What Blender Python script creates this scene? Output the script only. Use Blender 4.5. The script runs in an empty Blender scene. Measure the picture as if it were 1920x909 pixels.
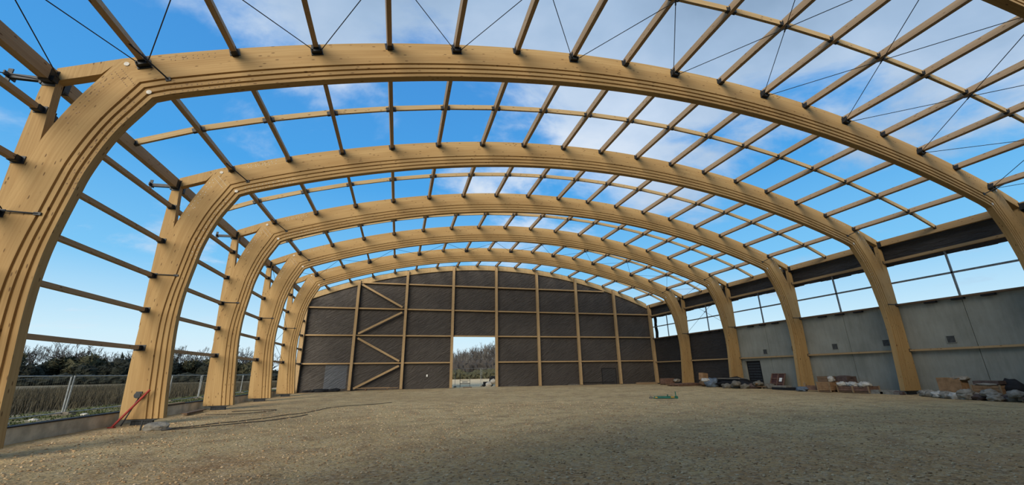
import bpy, math, random
import numpy as np
from mathutils import Vector, Matrix
from mathutils.noise import noise as pnoise, fractal

random.seed(11)
rng = np.random.default_rng(11)
PI = math.pi
C = bpy.context.scene.collection
SC = bpy.context.scene

# ------------------------------------------------------------------ camera
CAM = Vector((-10.085, 0.0, 1.545))
cam_d = bpy.data.cameras.new('camera')
cam = bpy.data.objects.new('camera', cam_d)
C.objects.link(cam)
cam_d.sensor_fit = 'HORIZONTAL'
cam_d.sensor_width = 36.0
cam_d.lens = 762.29 / 1920 * 36.0
cam_d.clip_end = 3000
R_ = Vector((0.965892, -0.25851538, -0.01491453))
F_ = Vector((0.25069102, 0.919124, 0.30391624))
U_ = R_.cross(F_)
cam.matrix_world = Matrix(((R_.x, U_.x, -F_.x, CAM.x), (R_.y, U_.y, -F_.y, CAM.y), (R_.z, U_.z, -F_.z, CAM.z), (0, 0, 0, 1)))
SC.camera = cam

# ------------------------------------------------------------------ light
SC.view_settings.view_transform = 'Standard'
SC.view_settings.look = 'None'
SC.view_settings.gamma = 1.0
SC.view_settings.exposure = 0.0
SC.view_settings.use_curve_mapping = False

SUN_DIR = Vector((0.495, 0.792, -0.358)).normalized()      # the way the light travels
sun_d = bpy.data.lights.new('sun', 'SUN')
sun_d.energy = 4.2
sun_d.angle = math.radians(38)                            # sun veiled by thin cloud
sun_d.color = (1.0, 0.87, 0.68)
sun = bpy.data.objects.new('sun', sun_d)
C.objects.link(sun)
sun.rotation_euler = SUN_DIR.to_track_quat('-Z', 'Y').to_euler()
sun.location = (-30, -40, 30)

SKY_STRENGTH = 1.0


class NT:
    """small helper to write node trees"""
    def __init__(self, tree):
        self.t = tree
        self.n = tree.nodes
        self.l = tree.links

    def node(self, kind, **kw):
        nd = self.n.new(kind)
        for k, v in kw.items():
            setattr(nd, k, v)
        return nd

    def put(self, sock, val):
        if isinstance(val, bpy.types.NodeSocket):
            self.l.new(val, sock)
        elif isinstance(val, (tuple, list)) and len(val) == 3 and sock.type == 'RGBA':
            sock.default_value = (*val, 1)
        else:
            sock.default_value = val

    def math(self, op, a, b=0.0, clamp=False):
        nd = self.node('ShaderNodeMath', operation=op)
        nd.use_clamp = clamp
        self.put(nd.inputs[0], a)
        self.put(nd.inputs[1], b)
        return nd.outputs[0]

    def mix(self, f, a, b, blend='MIX'):
        nd = self.node('ShaderNodeMix', data_type='RGBA', blend_type=blend)
        self.put(nd.inputs[0], f)
        self.put(nd.inputs[6], a)
        self.put(nd.inputs[7], b)
        return nd.outputs[2]

    def noise(self, vec, scale, detail=4.0, rough=0.5, dist=0.0):
        nd = self.node('ShaderNodeTexNoise')
        if vec is not None:
            self.l.new(vec, nd.inputs['Vector'])
        nd.inputs['Scale'].default_value = scale
        nd.inputs['Detail'].default_value = detail
        nd.inputs['Roughness'].default_value = rough
        nd.inputs['Distortion'].default_value = dist
        return nd.outputs[0]

    def voro(self, vec, scale, feature='F1', out='Distance', rand=1.0):
        nd = self.node('ShaderNodeTexVoronoi', feature=feature)
        self.l.new(vec, nd.inputs['Vector'])
        nd.inputs['Scale'].default_value = scale
        nd.inputs['Randomness'].default_value = rand
        return nd.outputs[out]

    def ramp(self, f, stops):
        nd = self.node('ShaderNodeValToRGB')
        cr = nd.color_ramp
        while len(cr.elements) < len(stops):
            cr.elements.new(0.5)
        for e, (p, c) in zip(cr.elements, stops):
            e.position = p
            e.color = (*c, 1) if len(c) == 3 else c
        self.put(nd.inputs[0], f)
        return nd.outputs[0]

    def smooth(self, v, lo, hi):
        nd = self.node('ShaderNodeMapRange', interpolation_type='SMOOTHSTEP')
        self.put(nd.inputs[0], v)
        self.put(nd.inputs[1], lo)
        self.put(nd.inputs[2], hi)
        return nd.outputs[0]

    def mapping(self, vec, scale=(1, 1, 1), loc=(0, 0, 0), rot=(0, 0, 0)):
        nd = self.node('ShaderNodeMapping')
        self.l.new(vec, nd.inputs[0])
        nd.inputs['Location'].default_value = loc
        nd.inputs['Rotation'].default_value = rot
        nd.inputs['Scale'].default_value = scale
        return nd.outputs[0]


# sky: blue gradient with broken cloud thickening toward +X
world = bpy.data.worlds.new('sky')
SC.world = world
world.use_nodes = True
w = NT(world.node_tree)
w.n.clear()
tc = w.node('ShaderNodeTexCoord')
sep = w.node('ShaderNodeSeparateXYZ')
w.l.new(tc.outputs['Generated'], sep.inputs[0])
dx, dy, dz = sep.outputs
zc_ = w.math('MAXIMUM', dz, 0.0)
blue = w.ramp(zc_, [(0.0, (0.78, 0.90, 0.97)), (0.08, (0.62, 0.85, 0.97)), (0.22, (0.21, 0.57, 0.92)), (0.42, (0.075, 0.375, 0.82)), (0.75, (0.055, 0.25, 0.66))])
den = w.math('ADD', zc_, 0.22)
px_ = w.math('DIVIDE', dx, den)
py_ = w.math('DIVIDE', dy, den)
cmb = w.node('ShaderNodeCombineXYZ')
w.l.new(px_, cmb.inputs[0])
w.l.new(py_, cmb.inputs[1])
cv = w.mapping(cmb.outputs[0], loc=(3.1, 0.4, 0.0), rot=(0, 0, 0.6), scale=(1.0, 1.35, 1.0))
n1 = w.noise(cv, 1.6, 7.0, 0.58, 0.3)
n2 = w.noise(cv, 2.6, 5.0, 0.55, 0.1)
cover = w.math('ADD', w.math('MULTIPLY', w.smooth(dx, -0.08, 0.45), 0.24), w.math('MULTIPLY', w.smooth(dz, 0.52, 0.74), 0.24))
cover = w.math('MULTIPLY', cover, w.smooth(dz, 0.22, 0.50))
cl = w.smooth(w.math('ADD', n1, cover), 0.555, 0.75)
cl = w.math('MULTIPLY', cl, 0.94)
cs = w.math('ADD', w.math('MULTIPLY', n2, 0.55), w.math('MULTIPLY', w.smooth(dz, 0.50, 0.78), 0.36))
cs = w.math('ADD', cs, w.math('MULTIPLY', w.smooth(dx, 0.30, 0.72), 0.24))
ccol = w.ramp(cs, [(0.22, (0.78, 0.85, 0.94)), (0.36, (0.60, 0.72, 0.88)), (0.58, (0.39, 0.53, 0.715)), (0.82, (0.245, 0.355, 0.50))])
skycol = w.mix(cl, blue, ccol)
below = w.smooth(dz, -0.02, 0.0)
skycol = w.mix(below, (0.30, 0.27, 0.22), skycol)
bg = w.node('ShaderNodeBackground')
bg.inputs[1].default_value = SKY_STRENGTH
w.l.new(skycol, bg.inputs[0])
wo = w.node('ShaderNodeOutputWorld')
w.l.new(bg.outputs[0], wo.inputs[0])


# ------------------------------------------------------------------ materials
def mat(name, rough=0.7, spec=0.3, metal=0.0):
    m = bpy.data.materials.new(name)
    m.use_nodes = True
    t = NT(m.node_tree)
    t.n.clear()
    b = t.node('ShaderNodeBsdfPrincipled')
    o = t.node('ShaderNodeOutputMaterial')
    t.l.new(b.outputs[0], o.inputs[0])
    b.inputs['Roughness'].default_value = rough
    b.inputs['Specular IOR Level'].default_value = spec
    b.inputs['Metallic'].default_value = metal
    return m, t, b


def bump(t, b, h, strength=0.4, dist=0.02):
    nd = t.node('ShaderNodeBump')
    nd.inputs['Strength'].default_value = strength
    nd.inputs['Distance'].default_value = dist
    t.l.new(h, nd.inputs['Height'])
    t.l.new(nd.outputs[0], b.inputs['Normal'])


def wood(name, light, dark, knot=True, lam=0.045, knotcol=(0.10, 0.05, 0.02)):
    m, t, b = mat(name, 0.72, 0.22)
    uv = t.node('ShaderNodeUVMap').outputs[0]
    oi = t.node('ShaderNodeObjectInfo')
    off = t.node('ShaderNodeVectorMath', operation='ADD')
    t.l.new(uv, off.inputs[0])
    cb = t.node('ShaderNodeCombineXYZ')
    t.l.new(t.math('MULTIPLY', oi.outputs['Random'], 37.0), cb.inputs[0])
    t.l.new(cb.outputs[0], off.inputs[1])
    p = off.outputs[0]
    g1 = t.noise(t.mapping(p, (0.35, 26, 1)), 1.0, 4, 0.6)
    g2 = t.noise(t.mapping(p, (0.25, 2.2, 1)), 1.0, 3, 0.6)
    f = t.math('ADD', t.math('MULTIPLY', g1, 0.55), t.math('MULTIPLY', g2, 0.5))
    col = t.mix(t.smooth(f, 0.36, 0.70), light, dark)
    # each lamella its own tone
    sp = t.node('ShaderNodeSeparateXYZ')
    t.l.new(p, sp.inputs[0])
    li = t.math('FLOOR', t.math('DIVIDE', sp.outputs[1], lam))
    wn = t.node('ShaderNodeTexWhiteNoise', noise_dimensions='2D')
    cb2 = t.node('ShaderNodeCombineXYZ')
    t.l.new(li, cb2.inputs[0])
    t.l.new(t.math('FLOOR', t.math('DIVIDE', t.math('ADD', sp.outputs[0], t.math('MULTIPLY', li, 1.37)), 3.9)), cb2.inputs[1])
    t.l.new(cb2.outputs[0], wn.inputs['Vector'])
    col = t.mix(t.math('MULTIPLY', wn.outputs[0], 0.30), col, dark)
    if knot:
        kv = t.voro(t.mapping(p, (3.0, 9.5, 1)), 1.0)
        sel = t.noise(t.mapping(p, (1.1, 5, 1)), 1.3, 1, 0.5)
        k = t.math('MULTIPLY', t.smooth(kv, 0.20, 0.10), t.smooth(sel, 0.36, 0.46))
        col = t.mix(t.math('MULTIPLY', k, 0.85), col, knotcol)
    t.l.new(col, b.inputs['Base Color'])
    bump(t, b, f, 0.15, 0.01)
    return m


M = {}
M['glulam'] = wood('glulam_timber', (0.425, 0.285, 0.126), (0.315, 0.195, 0.078))
M['purlin'] = wood('sawn_timber', (0.41, 0.300, 0.190), (0.30, 0.205, 0.122))
M['post'] = wood('wall_timber', (0.46, 0.325, 0.175), (0.34, 0.225, 0.11))
M['spacer'] = wood('spacer_timber', (0.46, 0.335, 0.175), (0.35, 0.240, 0.115))
M['oldwood'] = wood('weathered_planks', (0.20, 0.13, 0.08), (0.12, 0.075, 0.045), lam=0.1)
M['board'] = wood('raw_board', (0.34, 0.24, 0.14), (0.24, 0.16, 0.09), lam=0.12)


def plain(name, col, rough=0.6, metal=0.0, var=0.15, scale=6.0, spec=0.3, bmp=0.0):
    m, t, b = mat(name, rough, spec, metal)
    tcx = t.node('ShaderNodeTexCoord').outputs['Object']
    n = t.noise(tcx, scale, 5, 0.6)
    d = tuple(c * (1 - 2 * var) for c in col)
    l = tuple(min(1, c * (1 + 1.2 * var)) for c in col)
    t.l.new(t.mix(t.smooth(n, 0.3, 0.7), d, l), b.inputs['Base Color'])
    if bmp:
        bump(t, b, n, bmp, 0.05)
    return m


M['steel'] = plain('dark_painted_steel', (0.030, 0.034, 0.040), 0.5, 0.3)
M['wire'] = plain('dull_wire', (0.10, 0.10, 0.095), 0.7)
M['galv'] = plain('galvanised_steel', (0.42, 0.45, 0.46), 0.45, 0.6)
M['plug'] = plain('white_plug', (0.55, 0.53, 0.48), 0.5)
M['nail'] = plain('dowel_end', (0.30, 0.19, 0.10), 0.6)
M['alu'] = plain('grey_window_bar', (0.20, 0.22, 0.235), 0.4, 0.3)
M['cardboard'] = plain('cardboard', (0.31, 0.185, 0.095), 0.85, scale=3)
M['brownbox'] = plain('dark_brown_wrap', (0.10, 0.068, 0.058), 0.6)
M['film'] = plain('pale_plastic_film', (0.27, 0.245, 0.20), 0.3, bmp=0.6, scale=9)
M['white'] = plain('white_sack', (0.50, 0.48, 0.43), 0.7, bmp=0.5)
M['black'] = plain('black_plastic', (0.012, 0.013, 0.016), 0.8, bmp=0.5, scale=4)
M['blue'] = plain('blue_sack', (0.12, 0.16, 0.21), 0.6, bmp=0.5)
M['stone'] = plain('grey_stone', (0.25, 0.235, 0.20), 0.9, bmp=0.8, scale=5)
M['rubble'] = plain('grey_sack', (0.17, 0.155, 0.125), 0.9, bmp=0.8, scale=5)
M['redbrown'] = plain('redbrown_steel', (0.075, 0.032, 0.026), 0.6)
M['red'] = plain('red_paint', (0.34, 0.035, 0.025), 0.5)
M['green'] = plain('green_paint', (0.02, 0.15, 0.10), 0.5)
M['yellow'] = plain('yellow_strap', (0.50, 0.30, 0.06), 0.6)
M['cable'] = plain('dark_cable', (0.05, 0.042, 0.035), 0.7)
M['label'] = plain('paper_label', (0.8, 0.8, 0.76), 0.6, var=0.03)
M['brick'] = plain('brick_red', (0.18, 0.105, 0.075), 0.9)
M['bark'] = plain('bark', (0.055, 0.048, 0.042), 0.95)
M['barkpale'] = plain('pale_bark', (0.135, 0.122, 0.105), 0.95)
M['needles'] = plain('evergreen_leaves', (0.017, 0.020, 0.013), 0.9, var=0.3)
M['needles2'] = plain('olive_leaves', (0.060, 0.058, 0.030), 0.9, var=0.3)
M['grassgreen'] = plain('green_grass', (0.065, 0.085, 0.028), 0.95, var=0.3, scale=2)
M['straw'] = plain('dry_grass', (0.070, 0.061, 0.038), 0.95, var=0.3, scale=1)
M['wall_house'] = plain('pale_render', (0.6, 0.57, 0.52), 0.9)
M['roof_house'] = plain('grey_roof', (0.30, 0.27, 0.25), 0.9)


def concrete():
    m, t, b = mat('cast_concrete', 0.85, 0.25)
    o = t.node('ShaderNodeTexCoord').outputs['Object']
    n1 = t.noise(o, 0.55, 6, 0.6)
    n2 = t.noise(t.mapping(o, (1, 3, 0.5)), 1.6, 5, 0.65)
    n3 = t.noise(o, 26, 3, 0.6)
    f = t.math('ADD', t.math('MULTIPLY', n1, 0.6), t.math('MULTIPLY', n2, 0.4))
    col = t.ramp(f, [(0.33, (0.205, 0.210, 0.180)), (0.5, (0.265, 0.270, 0.235)), (0.68, (0.325, 0.328, 0.285))])
    t.l.new(col, b.inputs['Base Color'])
    bump(t, b, n3, 0.2, 0.01)
    return m


M['concrete'] = concrete()
M['lowconc'] = plain('kerb_concrete', (0.56, 0.47, 0.34), 0.9, scale=2, bmp=0.2)


def membrane(name, c0, c1):
    m, t, b = mat(name, 0.55, 0.35)
    o = t.node('ShaderNodeTexCoord').outputs['Object']
    p = t.mapping(o, (1, 1, 1), rot=(0, 0.55, 0))
    wv = t.noise(t.mapping(p, (1.5, 1.5, 8.0)), 1.0, 4, 0.55, 0.6)
    n2 = t.noise(o, 0.35, 4, 0.5)
    col = t.mix(t.smooth(t.math('ADD', t.math('MULTIPLY', wv, 0.5), t.math('MULTIPLY', n2, 0.5)), 0.35, 0.66), c0, c1)
    t.l.new(col, b.inputs['Base Color'])
    bump(t, b, wv, 0.9, 0.12)
    return m


M['membrane'] = membrane('dark_membrane', (0.040, 0.034, 0.030), (0.068, 0.059, 0.052))
M['membrane2'] = membrane('dark_membrane_side', (0.026, 0.025, 0.026), (0.040, 0.038, 0.038))
M['patch'] = membrane('grey_film', (0.075, 0.085, 0.10), (0.10, 0.11, 0.13))


def gravel():
    m, t, b = mat('gravel', 0.95, 0.15)
    o = t.node('ShaderNodeTexCoord').outputs['Object']
    v1 = t.voro(o, 17.0)
    vc = t.voro(o, 17.0, out='Color')
    v2 = t.voro(o, 42.0)
    big = t.noise(o, 0.16, 5, 0.6)
    mid = t.noise(o, 1.1, 6, 0.65, 0.3)
    fine = t.noise(o, 9.0, 6, 0.75)
    pale = t.mix(t.smooth(big, 0.36, 0.60), (0.600, 0.410, 0.190), (0.740, 0.540, 0.265))
    sy = t.node('ShaderNodeSeparateXYZ')
    t.l.new(o, sy.inputs[0])
    earth_shade = t.math('ADD', t.math('MULTIPLY', sy.outputs[1], -0.10), t.math('MULTIPLY', t.noise(o, 0.33, 5, 0.6), 2.2))
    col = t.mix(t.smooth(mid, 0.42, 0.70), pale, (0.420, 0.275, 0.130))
    col = t.mix(t.math('MULTIPLY', t.smooth(earth_shade, -0.2, 1.0), 0.75), col, (0.520, 0.265, 0.105))  # brown earth, plus near-floor shade painted into the colour
    sv = t.node('ShaderNodeSeparateColor')
    t.l.new(vc, sv.inputs[0])
    col = t.mix(t.math('MULTIPLY', t.smooth(sv.outputs[0], 0.45, 0.95), 0.45), col, (0.66, 0.53, 0.36))
    col = t.mix(t.math('MULTIPLY', t.smooth(sv.outputs[1], 0.60, 0.95), 0.45), col, (0.16, 0.11, 0.07))
    col = t.mix(t.math('MULTIPLY', t.smooth(fine, 0.5, 0.66), 0.36), col, (0.15, 0.10, 0.06))
    t.l.new(col, b.inputs['Base Color'])
    h = t.math('ADD', t.math('MULTIPLY', v1, -0.7), t.math('MULTIPLY', v2, -0.3))
    h = t.math('ADD', h, t.math('MULTIPLY', fine, 0.9))
    h = t.math('ADD', h, t.math('MULTIPLY', mid, 0.8))
    bump(t, b, h, 1.0, 0.05)
    return m


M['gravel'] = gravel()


def pebbles():
    m, t, b = mat('pebble', 0.9, 0.2)
    g = t.node('ShaderNodeNewGeometry')
    r = g.outputs['Random Per Island']
    col = t.ramp(r, [(0.0, (0.34, 0.215, 0.115)), (0.35, (0.50, 0.33, 0.175)), (0.7, (0.64, 0.46, 0.26)), (1.0, (0.74, 0.58, 0.38))])
    t.l.new(col, b.inputs['Base Color'])
    return m


M['pebble'] = pebbles()


def field_mat():
    m, t, b = mat('stubble_field', 0.95, 0.1)
    o = t.node('ShaderNodeTexCoord').outputs['Object']
    n1 = t.noise(o, 0.25, 5, 0.6)
    n2 = t.noise(o, 5.0, 5, 0.7)
    s = t.node('ShaderNodeSeparateXYZ')
    t.l.new(o, s.inputs[0])
    col = t.mix(t.smooth(n1, 0.35, 0.65), (0.22, 0.18, 0.115), (0.30, 0.25, 0.16))
    col = t.mix(t.math('MULTIPLY', t.smooth(n2, 0.45, 0.7), 0.6), col, (0.06, 0.05, 0.035))
    t.l.new(col, b.inputs['Base Color'])
    bump(t, b, n2, 1.0, 0.2)
    return m


M['field'] = field_mat()


def verge_mat():
    m, t, b = mat('verge', 0.95, 0.1)
    o = t.node('ShaderNodeTexCoord').outputs['Object']
    n1 = t.noise(o, 0.9, 6, 0.7)
    n2 = t.noise(o, 7.0, 5, 0.7)
    col = t.ramp(t.math('ADD', t.math('MULTIPLY', n1, 0.65), t.math('MULTIPLY', n2, 0.35)), [(0.40, (0.075, 0.100, 0.030)), (0.50, (0.19, 0.18, 0.075)), (0.60, (0.42, 0.36, 0.24))])
    t.l.new(col, b.inputs['Base Color'])
    bump(t, b, n2, 1.0, 0.1)
    return m


M['verge'] = verge_mat()
M['yard'] = plain('pale_yard', (0.66, 0.49, 0.28), 0.95, scale=0.6, bmp=0.3)
M['hill'] = plain('leaf_litter', (0.045, 0.038, 0.03), 0.95, scale=0.4, bmp=0.5)


# ------------------------------------------------------------------ mesh helpers
class MB:
    def __init__(self):
        self.v, self.f, self.uv = [], [], []

    def face(self, idx, uv):
        self.f.append(tuple(idx))
        self.uv.extend(uv)

    def quadbox(self, c8, L, W, H):
        """c8: 8 corners, index = 4*x + 2*y + z ; x is the length"""
        o = len(self.v)
        self.v.extend(Vector(p) for p in c8)
        i = lambda x, y, z: o + 4 * x + 2 * y + z
        q = [((0, 0, 0), (1, 0, 0), (1, 0, 1), (0, 0, 1), 0), ((1, 1, 0), (0, 1, 0), (0, 1, 1), (1, 1, 1), 0),
             ((0, 1, 0), (1, 1, 0), (1, 0, 0), (0, 0, 0), 1), ((0, 0, 1), (1, 0, 1), (1, 1, 1), (0, 1, 1), 1),
             ((0, 1, 0), (0, 0, 0), (0, 0, 1), (0, 1, 1), 2), ((1, 0, 0), (1, 1, 0), (1, 1, 1), (1, 0, 1), 2)]
        for a in q:
            uvs = []
            for (x, y, z) in a[:4]:
                if a[4] == 0:
                    uvs.append((x * L, z * H + 0.013))
                elif a[4] == 1:
                    uvs.append((x * L, y * W + 3.1))
                else:
                    uvs.append((y * W + 7.0, z * H))
            self.face([i(*p) for p in a[:4]], uvs)

    def box(self, c, s, rot=None):
        """box with its longest side as the grain direction"""
        c = Vector(c)
        ax = max(range(3), key=lambda k: s[k])
        order = [ax, (ax + 1) % 3, (ax + 2) % 3]
        e = [Vector((1, 0, 0)), Vector((0, 1, 0)), Vector((0, 0, 1))]
        if rot is not None:
            e = [rot @ a for a in e]
        a, b_, d = (e[k] * s[k] / 2 for k in order)
        pts = [c + a * (2 * x - 1) + b_ * (2 * y - 1) + d * (2 * z - 1) for x in (0, 1) for y in (0, 1) for z in (0, 1)]
        self.quadbox(pts, s[order[0]], s[order[1]], s[order[2]])
        return self

    def bar(self, p0, p1, wd, ht, up=(0, 0, 1)):
        """bar from p0 to p1, ht along up, wd across"""
        p0, p1 = Vector(p0), Vector(p1)
        d = (p1 - p0)
        L = d.length
        d = d / L
        s = d.cross(Vector(up)).normalized()
        u = s.cross(d)
        pts = []
        for x in (0, 1):
            for y in (0, 1):
                for z in (0, 1):
                    pts.append((p0 if x == 0 else p1) + s * (wd * (0.5 - y)) + u * (ht * (z - 0.5)))
        self.quadbox(pts, L, wd, ht)
        return self

    def tube(self, pts, r, n=8, caps=True):
        pts = [Vector(p) for p in pts]
        rs = r if isinstance(r, (list, tuple)) else [r] * len(pts)
        o = len(self.v)
        ref = None
        for i, p in enumerate(pts):
            d = (pts[min(i + 1, len(pts) - 1)] - pts[max(i - 1, 0)]).normalized()
            if ref is None or abs(ref.dot(d)) > 0.95:
                ref = Vector((0, 0, 1)) if abs(d.z) < 0.9 else Vector((1, 0, 0))
            a = d.cross(ref).normalized()
            b_ = d.cross(a)
            for k in range(n):
                an = 2 * PI * k / n
                self.v.append(p + (a * math.cos(an) + b_ * math.sin(an)) * rs[i])
        u = 0
        for i in range(len(pts) - 1):
            u2 = u + (pts[i + 1] - pts[i]).length
            for k in range(n):
                k2 = (k + 1) % n
                self.face([o + i * n + k, o + i * n + k2, o + (i + 1) * n + k2, o + (i + 1) * n + k],
                          [(u, k * 0.05), (u, k * 0.05 + 0.05), (u2, k * 0.05 + 0.05), (u2, k * 0.05)])
            u = u2
        if caps:
            self.face([o + k for k in range(n)][::-1], [(0, 0)] * n)
            e = o + (len(pts) - 1) * n
            self.face([e + k for k in range(n)], [(0, 0)] * n)
        return self

    def prism(self, poly, y0, y1):
        """(x, z) polygon extruded along y"""
        o = len(self.v)
        n = len(poly)
        for y in (y0, y1):
            for (x, z) in poly:
                self.v.append(Vector((x, y, z)))
        self.face([o + k for k in range(n)], [(z, x) for x, z in poly])
        self.face([o + n + k for k in range(n)][::-1], [(z, x) for x, z in poly][::-1])
        for k in range(n):
            k2 = (k + 1) % n
            L = math.dist(poly[k], poly[k2])
            self.face([o + k2, o + k, o + n + k, o + n + k2], [(L, 0), (0, 0), (0, y1 - y0), (L, y1 - y0)])
        return self

    def disc(self, c, r, h, n=12, axis=(0, 1, 0)):
        a = Vector(axis).normalized()
        return self.tube([Vector(c), Vector(c) + a * h], r, n)

    def blob(self, c, s, amp=0.25, freq=1.7, sub=2, seed=0, flat=None):
        """lumpy rounded body"""
        o = len(self.v)
        vs, fs = ICO[sub]
        sv = Vector((seed * 7.3, seed * 3.1, seed * 5.7))
        for p in vs:
            d = 1 + amp * pnoise(p * freq + sv) + amp * 0.5 * pnoise(p * freq * 2.7 + sv)
            q = Vector((p.x * s[0] * d, p.y * s[1] * d, p.z * s[2] * d))
            if flat is not None and q.z < flat:
                q.z = flat
            self.v.append(Vector(c) + q)
        for f in fs:
            self.face([o + k for k in f], [(self.v[o + k].x, self.v[o + k].z) for k in f])
        return self

    def mesh(self, name, m=None, smooth=False):
        me = bpy.data.meshes.new(name)
        me.from_pydata([tuple(p) for p in self.v], [], self.f)
        uvl = me.uv_layers.new(name='UVMap')
        uvl.data.foreach_set('uv', np.array(self.uv, dtype=np.float32).ravel())
        if m is not None:
            me.materials.append(m)
        if smooth:
            me.polygons.foreach_set('use_smooth', [True] * len(me.polygons))
        me.update()
        return me

    def build(self, name, m, parent=None, smooth=False, loc=None, label=None):
        o = bpy.data.objects.new(name, self.mesh(name, m, smooth))
        C.objects.link(o)
        if loc is not None:
            o.location = loc
        if parent is not None:
            o.parent = parent
        if label:
            o['label'] = label
        return o


def make_ico(sub):
    import bmesh
    bm = bmesh.new()
    bmesh.ops.create_icosphere(bm, subdivisions=sub, radius=1.0)
    vs = [v.co.copy() for v in bm.verts]
    fs = [tuple(v.index for v in f.verts) for f in bm.faces]
    bm.free()
    return vs, fs


ICO = {k: make_ico(k) for k in (1, 2, 3, 4)}


def tag(o, label, cat, group=None, kind=None):
    o['label'] = label
    o['category'] = cat
    if group:
        o['group'] = group
    if kind:
        o['kind'] = kind
    return o


def thing(name, label, cat, loc=(0, 0, 0), rot=(0, 0, 0), group=None):
    o = bpy.data.objects.new(name, None)
    o.empty_display_size = 0.2
    C.objects.link(o)
    o.location = loc
    o.rotation_euler = rot
    return tag(o, label, cat, group)


def struct(o, label=None, cat=None):
    o['kind'] = 'structure'
    if label:
        o['label'] = label
    if cat:
        o['category'] = cat
    return o


def dup(root, loc, rot, label, group=None):
    r = root.copy()
    C.objects.link(r)
    r.location = loc
    r.rotation_euler = rot
    r['label'] = label
    if group:
        r['group'] = group
    for ch in list(root.children):
        c = ch.copy()
        C.objects.link(c)
        c.parent = r
        for g in ch.children:
            d = g.copy()
            C.objects.link(d)
            d.parent = c
    return r


def inst(name, me, parent, loc=(0, 0, 0), rot=(0, 0, 0), scale=None):
    o = bpy.data.objects.new(name, me)
    C.objects.link(o)
    o.parent = parent
    o.location = loc
    o.rotation_euler = rot
    if scale:
        o.scale = scale
    return o


ORD = ['', 'first', 'second', 'third', 'fourth', 'fifth', 'sixth', 'seventh', 'eighth', 'ninth']

# ------------------------------------------------------------------ layout of the hall
BAY = 6.5
YA = {i: 4.985 + BAY * i for i in range(0, 7)}          # front faces: 0 = overhead, 1..5 arches, 6 = gable wall
ZC = -36.005                                             # centre of the roof curve
R_TOP, R_IN, R_PUR = 49.26, 47.95, 49.0
T = 0.25                                                 # thickness of an arch
GROOVES = [(0.085, 0.162), (0.265, 0.340), (0.445, 0.520)]   # three grooves along the inner edge, both faces
GD = 0.045                                               # depth of a groove
DA = math.radians(2.6)                                   # purlin spacing
WX = 19.42                                               # inner face of the side walls


def rpt(R, a):
    return (R * math.sin(a), ZC + R * math.cos(a))


# ------------------------------------------------------------------ ground
def ground_h(x, y):
    sm = lambda t: max(0, min(1, t)) ** 2 * (3 - 2 * max(0, min(1, t)))
    h = 0.10 * sm((y - 22) / 18) * sm((x + 19.2) / 8) * (0.35 + 0.65 * sm((19.5 - x) / 8))
    h -= 0.10 * sm((x - 11) / 8) * sm((20 - y) / 8)
    h += 0.035 * pnoise(Vector((x * 0.35, y * 0.35, 0))) + 0.018 * pnoise(Vector((x * 1.3, y * 1.3, 4)))
    e = min(sm((x + 19.3) / 1.2), sm((19.3 - x) / 1.2))
    return h * (0.3 + 0.7 * e)


def grid(xs, ys, hf):
    mb = MB()
    for y in ys:
        for x in xs:
            mb.v.append(Vector((x, y, hf(x, y))))
    nx = len(xs)
    for j in range(len(ys) - 1):
        for i in range(nx - 1):
            a = j * nx + i
            mb.face([a, a + 1, a + nx + 1, a + nx], [(xs[i], ys[j]), (xs[i + 1], ys[j]), (xs[i + 1], ys[j + 1]), (xs[i], ys[j + 1])])
    return mb


xs = list(np.linspace(-19.6, 19.6, 110))
ys = list(np.linspace(-8, 12, 80)) + list(np.linspace(12.3, 46.5, 100))
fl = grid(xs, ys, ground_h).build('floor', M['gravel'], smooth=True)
struct(fl, 'brownish crushed gravel floor of the open hall', 'floor')

# loose stones lying on the gravel
def stones():
    vs, fs = ICO[1]
    base = np.array([tuple(v) for v in vs])
    fa = np.array(fs)
    P, F = [], []
    n = 30000
    k = 0
    # more stones near the viewer, none outside the hall
    while k < n:
        d = 1.8 + 22 * (rng.random() ** 1.7)
        az = math.radians(rng.uniform(-42, 74))
        x = CAM.x + d * math.sin(az)
        y = d * math.cos(az)
        if x < -18.6 or x > 18.6 or y < 0.8:
            continue
        s = (0.007 + 0.020 * rng.random() ** 2.5) * (1 + 0.018 * d)
        sc = s * rng.uniform(0.6, 1.3, 3) * np.array([1, 1, 0.65])
        an = rng.uniform(0, 6.28)
        b = base * rng.uniform(0.75, 1.2, (len(base), 1)) * sc
        c_, s_ = math.cos(an), math.sin(an)
        q = np.stack([b[:, 0] * c_ - b[:, 1] * s_ + x, b[:, 0] * s_ + b[:, 1] * c_ + y, b[:, 2] + ground_h(x, y) + s * 0.2], -1)
        P.append(q)
        F.append(fa + k * len(base))
        k += 1
    P = np.concatenate(P)
    F = np.concatenate(F)
    me = bpy.data.meshes.new('gravel_stones')
    me.vertices.add(len(P))
    me.vertices.foreach_set('co', P.astype(np.float32).ravel())
    me.loops.add(len(F) * 3)
    me.loops.foreach_set('vertex_index', F.astype(np.int32).ravel())
    me.polygons.add(len(F))
    me.polygons.foreach_set('loop_start', np.arange(0, len(F) * 3, 3, dtype=np.int32))
    me.update(calc_edges=True)
    me.validate()
    me.materials.append(M['pebble'])
    o = bpy.data.objects.new('gravel_stones', me)
    C.objects.link(o)
    tag(o, 'loose small stones scattered over the gravel floor', 'gravel', kind='stuff')


stones()

# land outside
GZ = 0.33


def land_h(x, y):
    k = max(0.0, min(1.0, (-19.55 - x) / 0.6))
    return 0.28 + (GZ - 0.28) * k + 0.03 * pnoise(Vector((x * 0.5, y * 0.5, 9)))


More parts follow.
